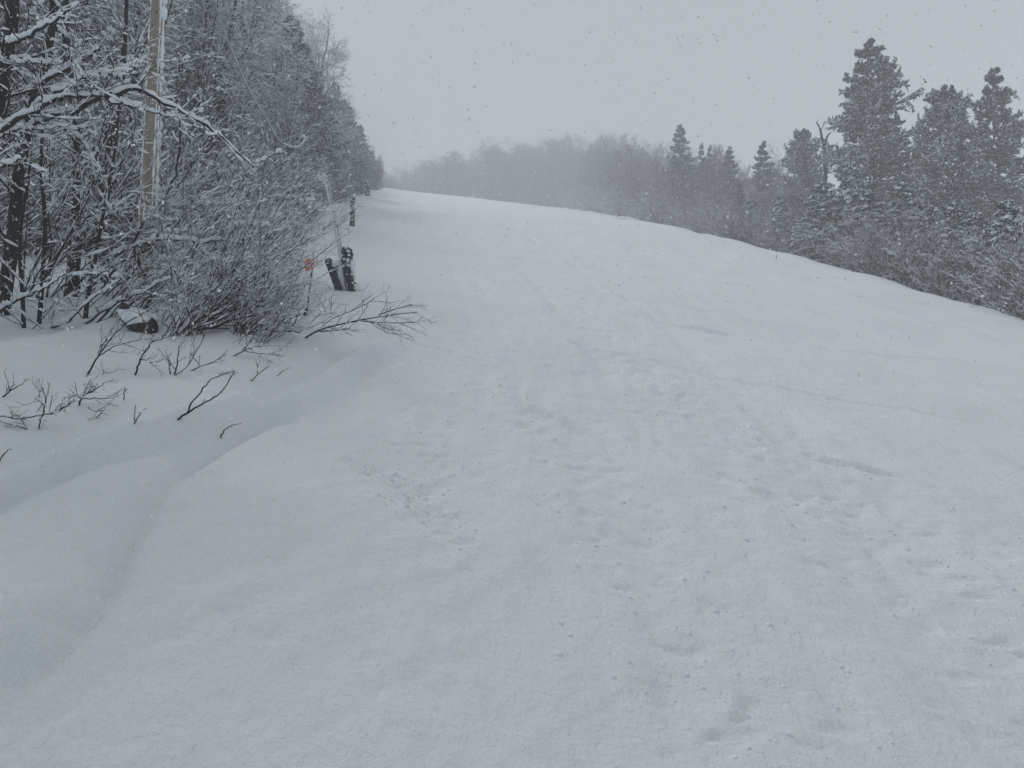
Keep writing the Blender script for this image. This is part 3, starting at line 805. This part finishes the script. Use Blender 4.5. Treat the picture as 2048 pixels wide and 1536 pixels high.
# ------------------------------------------------------------------ near trees at the left border, drawn limb by limb
def near_tree(label, trunk, r, limbs, twigs=7, seed=0, snow=1.0, name='snowy_tree'):
    """trunk: [(px, py, Y)], limbs: list of ([(px,py,Y)...], r0, r1)"""
    gg = np.random.default_rng(seed)
    b = at(*trunk[0])
    if True:
        b[2] = h1(b[0], b[1]) - 0.05
    o = empty(name, b, 0, label, 'tree')
    T = [np.zeros(3)] + [at(*t) - b for t in trunk[1:]]
    mb, mc, ms = MB(), MB(), MB()
    P, q = polyline(T, r[0], r[1]); tubes(mb, P, q, 10)
    allP, allq = [], []
    P, q = resample(P, q, 20)
    l, lq = grow(P, q, 12, 0.25, 1.0, 1.0, 0.8, 7, gg, up=0.3, wig=0.12, rr=0.25, tip=0.3, lt=0.2, rmin=0.004)
    allP.append(l); allq.append(lq)
    for pts, a, c in limbs:
        P, q = polyline([at(*t) - b for t in pts], a, c)
        P, q = resample(P, q, 24)
        P[:, 1:-1] += gg.normal(size=(1, 22, 3)) * 0.008
        tubes(mb, P, q, 7)
        snow_on(ms, P, q, 0.050 * snow, 1.1, 40, 1.0, 0.08, gg, sides=7, steep=0.2, rs=0.8)
        l, lq = grow(P, q, twigs, 0.15, 1.0, 0.75, 0.55, 7, gg, up=0.2, wig=0.12, rr=0.42, tip=0.3, lt=0.3, rmin=0.003)
        allP.append(l); allq.append(lq)
    A = np.vstack(allP); Q = np.vstack(allq)
    tubes(mb, A, Q, 5, False)
    snow_on(ms, A, Q, 0.022 * snow, 1.1, 14, 0.85, 0.45, gg, sides=6)
    l2, q2 = grow(A, Q, 4, 0.15, 1, 0.75, 0.24, 5, gg, up=0.15, wig=0.14, rr=0.6, tip=0.5, rmin=0.0022)
    l3, q3 = grow(l2, q2, 2, 0.2, 1, 0.7, 0.12, 4, gg, up=0.1, wig=0.14, rr=0.7, tip=0.6, rmin=0.0018)
    tubes(mc, l2, q2, 4, False); tubes(mc, l3, q3, 3, False)
    snow_on(ms, l2, q2, 0.016 * snow, 1.1, 8, 0.6, 0.5, gg)
    snow_on(ms, l3, q3, 0.012 * snow, 1.1, 5, 0.35, 0.4, gg)
    mb.build('trunk', M['bark'], o); mc.build('crown', M['twig'], o); ms.build('snow_cover', M['snow'], o)
    return o

near_tree('dark leaning tree at the left border, its snowy limb arching across the pole',
          [(-6, 700, 7.6), (3, 645, 7.6), (12, 570, 7.55), (26, 480, 7.5), (34, 380, 7.45), (44, 310, 7.4), (58, 240, 7.3), (95, 100, 7.3), (120, -80, 7.3), (130, -200, 7.3)], (0.072, 0.032),
          [([(50, 262, 7.3), (90, 240, 7.0), (140, 222, 6.8), (200, 198, 6.6), (262, 180, 6.4), (300, 190, 6.3), (345, 214, 6.3), (395, 242, 6.2), (430, 262, 6.2), (470, 298, 6.1), (508, 335, 6.1)], 0.024, 0.005),
           ([(0, 262, 6.6), (45, 235, 6.5), (100, 205, 6.5), (140, 193, 6.5), (190, 190, 6.5), (245, 178, 6.5)], 0.022, 0.010),
           ([(15, 255, 6.9), (70, 215, 6.7), (120, 182, 6.5), (165, 158, 6.4), (200, 146, 6.4)], 0.018, 0.006),
           ([(60, 190, 7.0), (95, 160, 6.8), (150, 130, 6.7), (205, 96, 6.6)], 0.020, 0.012),
           ([(220, 203, 6.5), (265, 212, 6.4), (320, 228, 6.4), (375, 238, 6.3)], 0.012, 0.004),
           ([(150, 155, 6.6), (200, 152, 6.5), (245, 142, 6.5), (275, 128, 6.4), (290, 118, 6.4)], 0.009, 0.003),
           ([(-20, 112, 6.9), (25, 124, 6.8), (75, 124, 6.7), (118, 122, 6.7)], 0.012, 0.005),
           ([(-30, 285, 6.8), (10, 268, 6.8), (45, 258, 6.7), (90, 258, 6.6), (140, 250, 6.5)], 0.014, 0.004)], 8, 101)
near_tree('dark thin trunk second from the left border, behind the arching limb',
          [(143, 690, 8.6), (140, 620, 8.6), (150, 500, 8.6), (156, 400, 8.6), (155, 310, 8.6), (148, 220, 8.6), (134, 110, 8.5), (131, 0, 8.5), (135, -150, 8.5)], (0.078, 0.024),
          [([(158, 280, 8.6), (135, 262, 8.4), (120, 245, 8.3)], 0.02, 0.012),
           ([(155, 350, 8.6), (185, 320, 8.4), (205, 290, 8.3), (225, 235, 8.2)], 0.02, 0.008),
           ([(150, 480, 8.6), (200, 440, 8.3), (260, 415, 8.1)], 0.016, 0.005),
           ([(132, 80, 8.5), (100, 45, 8.2), (60, 30, 8.0)], 0.016, 0.006)], 7, 102)
near_tree('dark trunk cut by the top left corner of the photo with white snow patches',
          [(-70, 720, 6.8), (-45, 500, 6.8), (-20, 300, 6.8), (3, 165, 6.8), (14, 110, 6.8), (23, 55, 6.8), (27, -10, 6.8), (30, -140, 6.8)], (0.065, 0.045),
          [([(20, 90, 6.8), (60, 70, 6.5), (110, 40, 6.3), (140, 20, 6.2)], 0.018, 0.007),
           ([(-30, 330, 6.8), (10, 330, 6.5), (40, 318, 6.3)], 0.016, 0.006)], 6, 103)
near_tree('slim crooked stem with a forked foot, third from the left border',
          [(81, 727, 7.4), (84, 690, 7.4), (78, 655, 7.4), (85, 560, 7.4), (90, 440, 7.4), (82, 330, 7.5), (90, 150, 7.6)], (0.026, 0.012),
          [([(76, 705, 7.4), (95, 665, 7.3), (140, 640, 7.2), (180, 600, 7.1), (240, 560, 7.0)], 0.012, 0.005)], 6, 104)
near_tree('slim bare stem nearest the left border, rising straight out of the snow',
          [(51, 740, 7.2), (49, 680, 7.2), (46, 610, 7.2), (40, 480, 7.2), (60, 330, 7.2)], (0.024, 0.012),
          [([(0, 622, 7.0), (40, 600, 7.0), (90, 575, 6.9), (130, 548, 6.8)], 0.014, 0.005)], 5, 105)
near_tree('slim dark stem leaning right in front of the second trunk',
          [(147, 713, 7.6), (150, 680, 7.6), (168, 650, 7.6), (175, 600, 7.6), (190, 520, 7.6), (206, 430, 7.6), (230, 300, 7.7), (240, 180, 7.8)], (0.028, 0.010),
          [([(165, 655, 7.6), (230, 610, 7.4), (290, 580, 7.2), (360, 545, 7.0)], 0.012, 0.004)], 7, 106)
near_tree('snowy branchy sapling right of the pole reaching over the thicket',
          [(290, 640, 8.6), (300, 580, 8.5), (268, 500, 8.2), (275, 470, 8.0), (300, 420, 8.0)], (0.022, 0.008),
          [([(215, 520, 8.2), (270, 490, 8.0), (330, 478, 7.9), (400, 485, 7.8), (450, 480, 7.7), (490, 487, 7.7)], 0.015, 0.004),
           ([(400, 500, 7.9), (430, 520, 7.9), (470, 530, 7.8)], 0.008, 0.003)], 6, 107)
near_tree('dark twin stem leaning toward the pole in the left wood',
          [(205, 640, 9.6), (215, 560, 9.6), (200, 420, 9.5), (215, 300, 9.4), (235, 230, 9.3), (250, 80, 9.3), (255, -100, 9.3)], (0.045, 0.02),
          [([(200, 430, 9.5), (235, 350, 9.3), (270, 260, 9.2)], 0.025, 0.008),
           ([(330, 400, 9.5), (355, 330, 9.3), (360, 250, 9.2), (352, 200, 9.1)], 0.02, 0.008)], 7, 108)

# ------------------------------------------------------------------ wooden pole, cable
def wooden_pole():
    Y = 10.6
    b = at(291, 590, Y); b[2] = h1(b[0], Y) - 0.15
    o = empty('utility_pole', b, 0, 'pale weathered wooden utility pole standing in the left wood, snow stuck along its sides', 'pole')
    t = at(325, -160, Y) - b
    n = 40
    s = np.linspace(0, 1, n)[:, None]
    P = (s * t)[None]; r = np.linspace(0.118, 0.083, n)[None]
    mb = MB(); tubes(mb, P, r, 20); mb.build('shaft', M['pole'], o)
    # wind packed snow stuck in narrow strips
    gg = np.random.default_rng(3); ms = MB()
    for az, w, th in ((rad(-20), 0.055, 0.012), (rad(200), 0.030, 0.008), (rad(168), 0.034, 0.010), (rad(-48), 0.020, 0.01)):
        k = 150; s = np.linspace(0.02, 1, k)
        c = s[:, None] * t + np.stack([np.cos(az) * np.interp(s, [0, 1], [0.118, 0.083]), np.sin(az) * np.interp(s, [0, 1], [0.118, 0.083]), 0 * s], 1)
        nz = 0.35 + 0.9 * np.abs(np.convolve(gg.normal(size=k), np.ones(5) / 2.2, 'same'))
        tubes(ms, c[None], (np.clip(w * nz * 0.5, 0.003, w * 0.9))[None], 6)
    ms.build('snow_strip', M['snow'], o)
    mk = MB()
    for px, py in ((321, 32), (316, 94), (313, 60)):
        c = at(px, py, Y) - b; c[1] -= 0.095
        tubes(mk, np.array([[c, c + [0, -0.03, 0]]]), np.full((1, 2), 0.008), 6)
    mk.build('nail', M['black'], o)
wooden_pole()

def cable():
    pts = [(405, -60, 12.0), (425, 0, 12.2), (450, 70, 12.5), (475, 130, 12.8), (500, 185, 13.1), (530, 235, 13.4), (555, 278, 13.7), (572, 291, 13.9), (590, 295, 14.1), (602, 290, 14.3), (612, 278, 14.5)]
    b = at(*pts[0])
    o = empty('hanging_cable', b, 0, 'thin slack cable coated with snow hanging beside the left wood, right of the pole', 'cable')
    P, r = polyline([at(*p) - b for p in pts], 0.011, 0.011)
    mb = MB(); tubes(mb, P, r, 6)
    P2 = P + np.array([0.05, 0, -0.02]) * np.sin(np.linspace(0.2, 2.9, P.shape[1]))[None, :, None]
    tubes(mb, P2, r * 0.7, 6)
    mb.build('strand', M['cable'], o)
    ms = MB(); snow_on(ms, P, r, 0.022, 1.2, 60, 1, 0.15, steep=0.1); ms.build('snow_cover', M['snow'], o)
cable()

# ------------------------------------------------------------------ padded post with bent pipe, stake with flags
def rounded_slab(mb, pts, w, t, n=18, seed=0, twist=0.0, across=np.array([1.0, 0, 0])):
    """a curved strip (pad) following pts, half width w, half thickness t"""
    gg = np.random.default_rng(seed)
    P, r = polyline(pts, 1, 1, n); T, A, B = frames(P)
    a = across - (T * across).sum(2, keepdims=True) * T; a /= np.linalg.norm(a, axis=2, keepdims=True)
    c = np.cross(T, a)
    k = 12; ang = np.arange(k) * 2 * np.pi / k
    cx = np.sign(np.cos(ang)) * np.abs(np.cos(ang)) ** 0.55; cy = np.sign(np.sin(ang)) * np.abs(np.sin(ang)) ** 0.55
    ww = w * (1 + 0.10 * gg.normal(size=n)); ww[0] *= 0.85; ww[-1] *= 0.85
    ring = P[0][:, None, :] + a[0][:, None, :] * (cx[None, :, None] * ww[:, None, None]) + c[0][:, None, :] * (cy[None, :, None] * t)
    V = ring.reshape(-1, 3); j = np.arange(n - 1)[:, None]; q = np.arange(k)[None]; q2 = (q + 1) % k
    F = np.stack([j * k + q, j * k + q2, (j + 1) * k + q2, (j + 1) * k + q], -1).reshape(-1, 4)
    mb.add(V, F)
    for e in (0, n - 1):      # end caps
        c0 = len(V) * 0
        ctr = P[0][e]; VV = np.vstack([V[e * k:(e + 1) * k], ctr]); f = np.array([[i, (i + 1) % k, k] for i in range(k)])
        mb.add(VV, f if e else f[:, ::-1])

def blob(mb, c, s, seed, n=2, jit=0.06):
    import bmesh
    gg = np.random.default_rng(seed)
    bm = bmesh.new(); bmesh.ops.create_icosphere(bm, subdivisions=4, radius=1.0)
    V = np.array([v.co[:] for v in bm.verts]); F = np.array([[v.index for v in f.verts] for f in bm.faces]); bm.free()
    off = gg.random(3) * 50
    d = 1 + jit * 2.2 * fbm(V[:, 0] * 1.7 + off[0] + V[:, 2], V[:, 1] * 1.7 + off[1] - V[:, 2] * 0.7, seed)
    mb.add(V * d[:, None] * np.array(s) + np.array(c), F)

def padded_post():
    Y = 11.4
    b = gpx(690, 580); Y = b[1]
    o = empty('hydrant_post', b, 0, 'snow plastered hydrant post with two dark navy pads and a bent pipe beside the run', 'post')
    A = lambda px, py, dy=0: at(px, py, Y + dy) - b
    m = MB(); rounded_slab(m, [A(657, 521), A(664, 540, -.02), A(670, 556, -.03), A(676, 574, -.04), A(682, 592, -.04)], 0.052, 0.075, seed=1); m.build('pad', M['pad'], o)
    m = MB(); rounded_slab(m, [A(693, 497), A(692, 520), A(696, 545, -.02), A(702, 568, -.03), A(708, 588, -.03)], 0.052, 0.09, seed=2)
    rounded_slab(m, [A(697, 500), A(698, 508), A(698, 517)], 0.05, 0.075, seed=3)
    rounded_slab(m, [A(703, 573, -.04), A(709, 570, -.05), A(712, 566, -.05)], 0.014, 0.04, seed=4)
    m.build('pad', M['pad'], o)
    m = MB(); P, r = polyline([A(694, 540, .05), A(696, 590, .05)], 0.035, 0.04); tubes(m, P, r, 12)
    P, r = polyline([A(688, 545, 0), A(693, 565, -.05), A(697, 590, -.06)], 0.012, 0.012); tubes(m, P, r, 8)
    m.build('riser', M['pipe'], o)
    m = MB(); P, r = polyline([A(686, 530, .04), A(683, 510, .03), A(674, 460, .03), (A(665, 415, .03)), A(658, 385, .02), A(654, 368, .0), A(649, 362, 0), A(643, 361, 0)], 0.030, 0.028, 40); tubes(m, P, r, 10)
    pp = m.build('bent_pipe', M['pipe'], o)
    ms = MB(); snow_on(ms, P, r, 0.03, 1.2, 50, 1, 0.15, steep=0.0, sides=7)
    # snow plastered on the windward flank
    P2 = P + np.array([-0.012, -0.006, 0.004]); tubes(ms, P2, r * (0.75 + 0.35 * R.random(r.shape)), 7)
    ms.build('snow_cover', M['snow'], pp)
    ms = MB()
    c = A(682, 552, .03); blob(ms, c, (0.075, 0.08, 0.23), 5, jit=0.12)
    c = A(672, 527, .01); blob(ms, c, (0.10, 0.09, 0.055), 6, jit=0.2)
    c = A(705, 535, .03); blob(ms, c, (0.055, 0.07, 0.16), 7, jit=0.2)
    c = A(694, 495, .0); blob(ms, c, (0.045, 0.07, 0.028), 8, jit=0.2)
    c = A(692, 520, .0); blob(ms, c, (0.04, 0.095, 0.03), 18, jit=0.2)
    c = A(716, 580, .1); blob(ms, c, (0.13, 0.2, 0.09), 9, jit=0.2)
    gg = np.random.default_rng(8)
    for k in range(26):
        t = gg.random(); a = A(657 + 25 * t, 521 + 68 * t, -.06); blob(ms, a + gg.normal(size=3) * [0.025, 0.01, 0.02], (0.022, 0.02, 0.016), 60 + k, jit=0.2)
    for k in range(24):
        t = gg.random(); a = A(692 + 15 * t, 500 + 78 * t, -.09); blob(ms, a + gg.normal(size=3) * [0.035, 0.01, 0.02], (0.02, 0.014, 0.018), 90 + k, jit=0.2)
    ms.build('snow_plaster', M['snow'], o)
padded_post()

def flag_stake():
    b = gpx(613, 632); Y = b[1]
    o = empty('marker_stake', b, 0, 'thin dark marker stake with two torn orange ribbons in front of the padded post', 'stake')
    A = lambda px, py, dy=0: at(px, py, Y + dy) - b
    m = MB(); P, r = polyline([A(612, 640), A(616, 605), A(622, 560), A(628, 511)], 0.010, 0.007); tubes(m, P, r, 8); m.build('rod', M['black'], o)
    m = MB(); P, r = polyline([A(609, 634), A(612, 622), A(614, 616)], 0.02, 0.016); tubes(m, P, r, 7); m.build('foot', M['black'], o)
    for k, (pts, w) in enumerate([([A(629, 522, -.012), A(622, 524, -.02), A(615, 523, -.03), (A(610, 526, .0))], 0.034), ([A(627, 530, -.012), A(619, 534, -.02), A(612, 541, -.03)], 0.024)]):
        m = MB(); rounded_slab(m, pts, w, 0.004, 14, seed=20 + k, across=np.array([0.1, 0.1, 1.0])); m.build('ribbon', M['orange'], o)
    for k, (px, py) in enumerate(((613, 533), (625, 518))):
        ms = MB(); blob(ms, A(px, py, -.03), (0.024, 0.012, 0.009), 30 + k, jit=0.2); ms.build('snow_clump', M['snow'], o)
flag_stake()

# two farther padded posts near the crest, a leaning bare sapling between them
def far_pad(px, top, bot, Y, w, label, seed):
    b = at(px, bot, Y); b[2] = h1(b[0], Y) - 0.05
    o = empty('padded_post', b, 0, label, 'post')
    t = at(px, top, Y) - b
    m = MB(); rounded_slab(m, [np.zeros(3), t * 0.5, t], w, w * 0.9, 14, seed=seed); m.build('pad', M['pad'], o)
    ms = MB(); gg = np.random.default_rng(seed)
    blob(ms, t, (w * 1.05, w, w * 0.4), seed, jit=0.2)
    for k in range(26):
        s = gg.random(); blob(ms, t * s + [gg.uniform(-w, w), -w * 0.85, 0], (w * 0.3, w * 0.25, w * 0.14), seed + k, jit=0.2)
    ms.build('snow_cover', M['snow'], o)
far_pad(705, 393, 424, 26, 0.08, 'dark snow flecked padded post farther up the left edge of the run', 41)
far_pad(735, 364, 377, 58, 0.2, 'small dark padded post on the skyline at the top left of the run', 42)

def twig_thing(label, strokes, r0=0.006, name='twig', cat='twig', seed=0, k=0, snow=0.6, lift=True, fork=0.35, mat='bark', group=None):
    """strokes: lists of (px, py[, dY]); first point of first stroke sits on the snow"""
    b = gpx(*strokes[0][0][:2]); Y = b[1]
    o = empty(name, b, 0, label, cat, group)
    gg = np.random.default_rng(seed); mb, ms = MB(), MB()
    AP, AQ = [], []
    for i, s in enumerate(strokes):
        pts = [at(p[0], p[1], Y + (p[2] if len(p) > 2 else 0)) - b for p in s]
        if i == 0: pts[0] = pts[0] - np.array([0, 0, 0.02])
        P, q = polyline(pts, r0 * (1 if i == 0 else 0.7), r0 * 0.4)
        P, q = resample(P, q, 16); P[:, 1:] += gg.normal(size=(1, 15, 3)) * r0 * 0.35
        tubes(mb, P, q, 6); AP.append(P); AQ.append(q)
    A = np.vstack(AP); Q = np.vstack(AQ)
    st = mb
    st.build('stem', M[mat], o)
    if k:
        l, lq = grow(A, Q, k, 0.25, 1, 0.6, fork, 6, gg, up=0.1, wig=0.1, rr=0.55, tip=0.5, rmin=0.0018)
        l2, lq2 = grow(l, lq, 3, 0.2, 1, 0.6, fork * 0.4, 4, gg, up=0.1, wig=0.1, rr=0.7, tip=0.6, rmin=0.0014)
        mc = MB(); tubes(mc, l, lq, 4, False); tubes(mc, l2, lq2, 3, False); mc.build('crown', M['twig'], o)
        snow_on(ms, l, lq, 0.008 * snow, 1.1, 8, 0.8, 0.4, gg)
    snow_on(ms, A, Q, 0.010 * snow, 1.1, 16, 1, 0.35, gg)
    ms.build('snow_cover', M['snow'], o)
    return o

twig_thing('long fallen branch with many fine twigs lying across the snow toward the run',
           [[(606, 674), (640, 660, -.1), (690, 646, -.2), (740, 637, -.25), (790, 629, -.3), (835, 624, -.35)],
            [(635, 663, -.05), (660, 640, .1), (700, 622, .2), (735, 606, .3), (748, 596, .3)], [(690, 646, -.2), (730, 640, -.1), (770, 655, -.2), (805, 662, -.2)],
            [(640, 663, -.05), (670, 660, -.2), (700, 657, -.3)], [(645, 655, 0), (648, 630, .1), (655, 612, .2)], [(740, 637, -.2), (770, 625, -.3), (825, 608, -.4)], [(720, 640, -.2), (770, 645, -.4), (830, 645, -.5)]],
           0.0085, 'fallen_branch', 'branch', 1, 6, 1.0, fork=0.32)
twig_thing('forked dark stick poking from the smooth snow left of the ridge', [[(354, 833), (372, 828), (400, 810), (430, 795), (445, 780), (470, 744)], [(374, 828), (386, 803), (405, 780), (425, 758), (470, 740)], [(405, 806), (408, 800)]], 0.007, 'stick', 'stick', 2)
twig_thing('short bent stick alone on the snow nearest the run', [[(440, 875), (447, 862), (462, 852), (484, 846)], [(462, 853), (464, 849)]], 0.005, 'stick', 'stick', 3)
twig_thing('branchy upright twig left of the forked dark stick', [[(172, 753), (190, 722), (205, 700), (225, 672), (250, 650)], [(197, 712), (235, 690), (300, 676)], [(172, 752), (200, 752), (215, 745)], [(200, 705), (205, 690), (215, 680)]], 0.007, seed=4, k=5, fork=0.2)
twig_thing('slim upright twig with one long side shoot below the black log', [[(270, 750), (280, 720), (300, 690), (312, 676)], [(282, 718), (305, 725)], [(305, 683), (340, 672)]], 0.007, seed=5, k=4, fork=0.18)
twig_thing('three-pronged twig standing in the snow right of the slim upright twig', [[(347, 750), (355, 725), (358, 692)], [(347, 752), (372, 735), (400, 690), (412, 660)], [(340, 748), (340, 722)]], 0.006, seed=6, k=4, fork=0.2)
twig_thing('low sprawling twig cluster at the lower left border', [[(80, 860), (40, 852), (0, 843)], [(78, 858), (85, 830), (110, 825), (150, 800)], [(85, 832), (92, 800), (85, 775)], [(92, 812), (70, 795)], [(40, 838), (100, 826), (140, 808)], [(0, 832), (25, 834)]], 0.006, seed=7, k=4, fork=0.15)
twig_thing('spiky twig tuft above the sprawling cluster at the lower left', [[(160, 812), (163, 795), (190, 780), (210, 765)], [(163, 797), (150, 790)], [(163, 797), (230, 796)], [(165, 795), (170, 780)]], 0.006, seed=8, k=5, fork=0.14)
twig_thing('curved twig with a forked tip right of the sprawling cluster', [[(122, 830), (150, 845), (180, 848), (200, 828), (218, 830)], [(176, 815), (190, 822), (205, 820)], [(185, 855), (205, 857)]], 0.005, seed=9, k=2, fork=0.1)
twig_thing('tiny two-pronged twig alone above the bent stick', [[(265, 846), (280, 828), (294, 815)], [(268, 842), (271, 810)]], 0.004, seed=10)
twig_thing('tiny straight twig between the tuft and the forked stick', [[(247, 800), (250, 772)], [(248, 785), (255, 778)]], 0.004, seed=11)
twig_thing('bare twig leaning out of the snow at the left border', [[(0, 794), (20, 782), (45, 767)], [(12, 786), (30, 768)]], 0.006, seed=12, k=2, fork=0.12)
twig_thing('small forked twig near the foot of the fallen branch', [[(498, 760), (520, 745), (540, 730)], [(514, 748), (516, 728)]], 0.005, seed=13, k=1, fork=0.12)
twig_thing('single fine twig right of the small forked twig', [[(550, 750), (565, 743), (580, 735)]], 0.004, seed=14)
twig_thing('low spread of fine twigs at the front foot of the thicket', [[(460, 712), (490, 700), (520, 692), (555, 690)], [(480, 704), (500, 685), (510, 670)], [(490, 702), (530, 708), (565, 700)]], 0.006, seed=15, k=5, fork=0.22)
twig_thing('crooked low shoot at the foot of the thicket left of the fine twigs', [[(372, 740), (400, 733), (430, 722), (455, 700)], [(400, 735), (397, 725)], [(388, 760), (425, 750), (462, 742)]], 0.005, seed=16, k=3, fork=0.16)
twig_thing('tiny twig tip at the lower left border below the sprawling cluster', [[(-6, 925), (10, 905), (22, 897)]], 0.004, seed=17)
twig_thing('dark leaning stems rising from one foot in front of the thicket',
           [[(385, 672), (400, 660, .1), (440, 650, .1), (490, 620, .2), (540, 590, .3)], [(405, 690), (440, 670, .1), (500, 655, .1), (560, 640, .2)], [(430, 690), (470, 670), (520, 660), (600, 665)], [(355, 688), (380, 665), (420, 640), (470, 600)], [(462, 710), (475, 685), (485, 650)]],
           0.018, 'leaning_shrub', 'shrub', 18, 9, 2.4, fork=0.6)
twig_thing('thin reddish stake standing at the right edge of the run', [[(1552, 518), (1553, 512), (1556, 506)]], 0.014, 'edge_stake', 'stake', 19, 0, 0.2, mat='brown')
twig_thing('thin pole leaning between the bent pipe and the skyline post', [[(650, 408), (690, 392), (722, 375)]], 0.025, 'leaning_pole', 'pole', 20, 2, 0.6)

# black log under a snow cap
def snowy_log():
    b = gpx(276, 662); Y = b[1]
    o = empty('snow_capped_log', b, 0, 'short black log tilted in the snow under a thick round snow cap', 'log')
    A = lambda px, py, dy=0: at(px, py, Y + dy) - b
    m = MB(); P, r = polyline([A(250, 622, .02), A(257, 640, 0), A(268, 650, -.03), A(286, 657, -.04), A(306, 655, -.02)], 0.05, 0.062, 24)
    r = r * (1 + 0.08 * np.random.default_rng(2).normal(size=r.shape)); tubes(m, P, r, 14)
    P2, r2 = polyline([A(300, 652, -.04), A(304, 642, -.06), A(308, 638, -.06)], 0.03, 0.02); tubes(m, P2, r2, 8)
    for e, c in ((0, P[0, 0]), (1, P[0, -1])): blob(m, c, (0.04, 0.075, 0.07), 3 + e, jit=0.1)
    m.build('bark', M['black'], o)
    ms = MB(); blob(ms, A(284, 640, .16), (0.15, 0.28, 0.10), 11, jit=0.2); blob(ms, A(270, 640, .07), (0.10, 0.13, 0.075), 12, jit=0.25); blob(ms, A(298, 646, .10), (0.09, 0.15, 0.07), 15, jit=0.25)
    blob(ms, A(290, 640, -.07), (0.05, 0.035, 0.02), 13, jit=0.25); blob(ms, A(282, 643, -.08), (0.03, 0.03, 0.014), 14, jit=0.25)
    ms.build('snow_cap', M['snow'], o)
snowy_log()

# ------------------------------------------------------------------ falling snow
def falling_snow():
    gg = np.random.default_rng(77)
    n = 42000
    Y = 1.2 + 15 * gg.random(n) ** 0.7
    X = gg.uniform(-0.85, 0.85, n) * (Y + 1.2)
    Z = CAM_Z + gg.uniform(-0.62, 0.75, n) * (Y + 0.8)
    ok = Z > H(X, Y) + 0.06
    C = np.column_stack([X, Y, Z])[ok]
    s = 0.0021 + 0.0036 * gg.random(len(C)) ** 2.6
    s = np.minimum(s, 0.0014 * C[:, 1])
    big = gg.random(len(C)) < 0.012; s[big] *= 1.35
    mb = MB()
    sq = 0.6 + 0.8 * gg.random((len(C), 3))
    lumps(mb, C, s, gg, 0.3, sq)
    lumps(mb, C + gg.normal(size=C.shape) * s[:, None] * 0.8, s * 0.75, gg, 0.3, sq[::-1])
    m = mat_snow_clump('snowflake', (0.95, 0.955, 0.96))
    o = mb.build('falling_snow', m)
    tag(o, 'snowflakes drifting through the air over the whole slope', 'snow', kind='stuff')
falling_snow()

# ------------------------------------------------------------------ air
def haze():
    lo = float(H(np.array([0.0, 40, -45, 300, -300]), np.array([-45.0] * 3 + [-45, -45])).min()) - 6
    x0, x1, y0, y1, z0, z1 = -330, 330, -50, 430, lo, 92
    V = [(x, y, z) for z in (z0, z1) for y in (y0, y1) for x in (x0, x1)]
    F = [(0, 2, 3, 1), (4, 5, 7, 6), (0, 1, 5, 4), (2, 6, 7, 3), (0, 4, 6, 2), (1, 3, 7, 5)]
    me = bpy.data.meshes.new('haze'); me.from_pydata(V, [], F); me.update()
    m = bpy.data.materials.new('snowy_air'); m.use_nodes = True; nt = m.node_tree; nt.nodes.clear()
    out = nt.nodes.new('ShaderNodeOutputMaterial'); pv = nt.nodes.new('ShaderNodeVolumePrincipled')
    pv.inputs['Color'].default_value = (0.97, 0.975, 0.985, 1); pv.inputs['Density'].default_value = 0.0062; pv.inputs['Anisotropy'].default_value = 0.0
    nt.links.new(pv.outputs['Volume'], out.inputs['Volume'])
    me.materials.append(m)
    o = bpy.data.objects.new('haze', me); COL.objects.link(o)
    tag(o, 'pale snowy haze filling the air over the slope', 'haze', kind='stuff')
haze()

# ------------------------------------------------------------------ light
SUN_EL, SUN_AZ = 42, -30      # sun somewhere behind the cloud, ahead and left
w = bpy.data.worlds.new('World'); sc.world = w; w.use_nodes = True
nt = w.node_tree; bg = nt.nodes['Background']
sky = nt.nodes.new('ShaderNodeTexSky'); sky.sky_type = 'NISHITA'; sky.sun_disc = False
sky.sun_elevation = rad(SUN_EL); sky.sun_rotation = rad(SUN_AZ); sky.air_density = 1.0; sky.dust_density = 3.0
mx = nt.nodes.new('ShaderNodeMix'); mx.data_type = 'RGBA'; mx.inputs['Factor'].default_value = 0.88
nt.links.new(sky.outputs['Color'], mx.inputs['A']); mx.inputs['B'].default_value = (6.6, 7.4, 8.0, 1)     # closed cloud
nt.links.new(mx.outputs['Result'], bg.inputs['Color']); bg.inputs['Strength'].default_value = 0.036
w.cycles.sampling_method = 'NONE'
ld = bpy.data.lights.new('sun', 'SUN'); ld.energy = 1.5; ld.angle = rad(12); ld.color = (0.985, 1.0, 1.015)
lo = bpy.data.objects.new('sun', ld); COL.objects.link(lo)
dirv = Vector((math.sin(rad(SUN_AZ)) * math.cos(rad(SUN_EL)), math.cos(rad(SUN_AZ)) * math.cos(rad(SUN_EL)), math.sin(rad(SUN_EL))))
lo.rotation_euler = dirv.to_track_quat('Z', 'Y').to_euler()

# ------------------------------------------------------------------ camera, render
cd = bpy.data.cameras.new('camera'); cam = bpy.data.objects.new('camera', cd); COL.objects.link(cam)
cd.sensor_width = 36; cd.lens = 36 * FPX / 2048; cd.clip_start = 0.05; cd.clip_end = 2000
cam.location = (0, 0, CAM_Z); cam.rotation_euler = (math.pi / 2 + PITCH, 0, 0)
sc.camera = cam
sc.view_settings.view_transform = 'Standard'; sc.view_settings.look = 'None'; sc.view_settings.gamma = 1; sc.view_settings.exposure = 0.65
cy = sc.cycles
cy.max_bounces = 10; cy.diffuse_bounces = 3; cy.glossy_bounces = 1; cy.volume_bounces = 4; cy.transmission_bounces = 0; cy.transparent_max_bounces = 4
cy.caustics_reflective = False; cy.caustics_refractive = False
cy.use_adaptive_sampling = False
cy.use_denoising = True
cy.sampling_pattern = 'BLUE_NOISE'
try:
    cy.denoising_input_passes = 'RGB_ALBEDO_NORMAL'; cy.denoising_prefilter = 'ACCURATE'
except Exception: pass
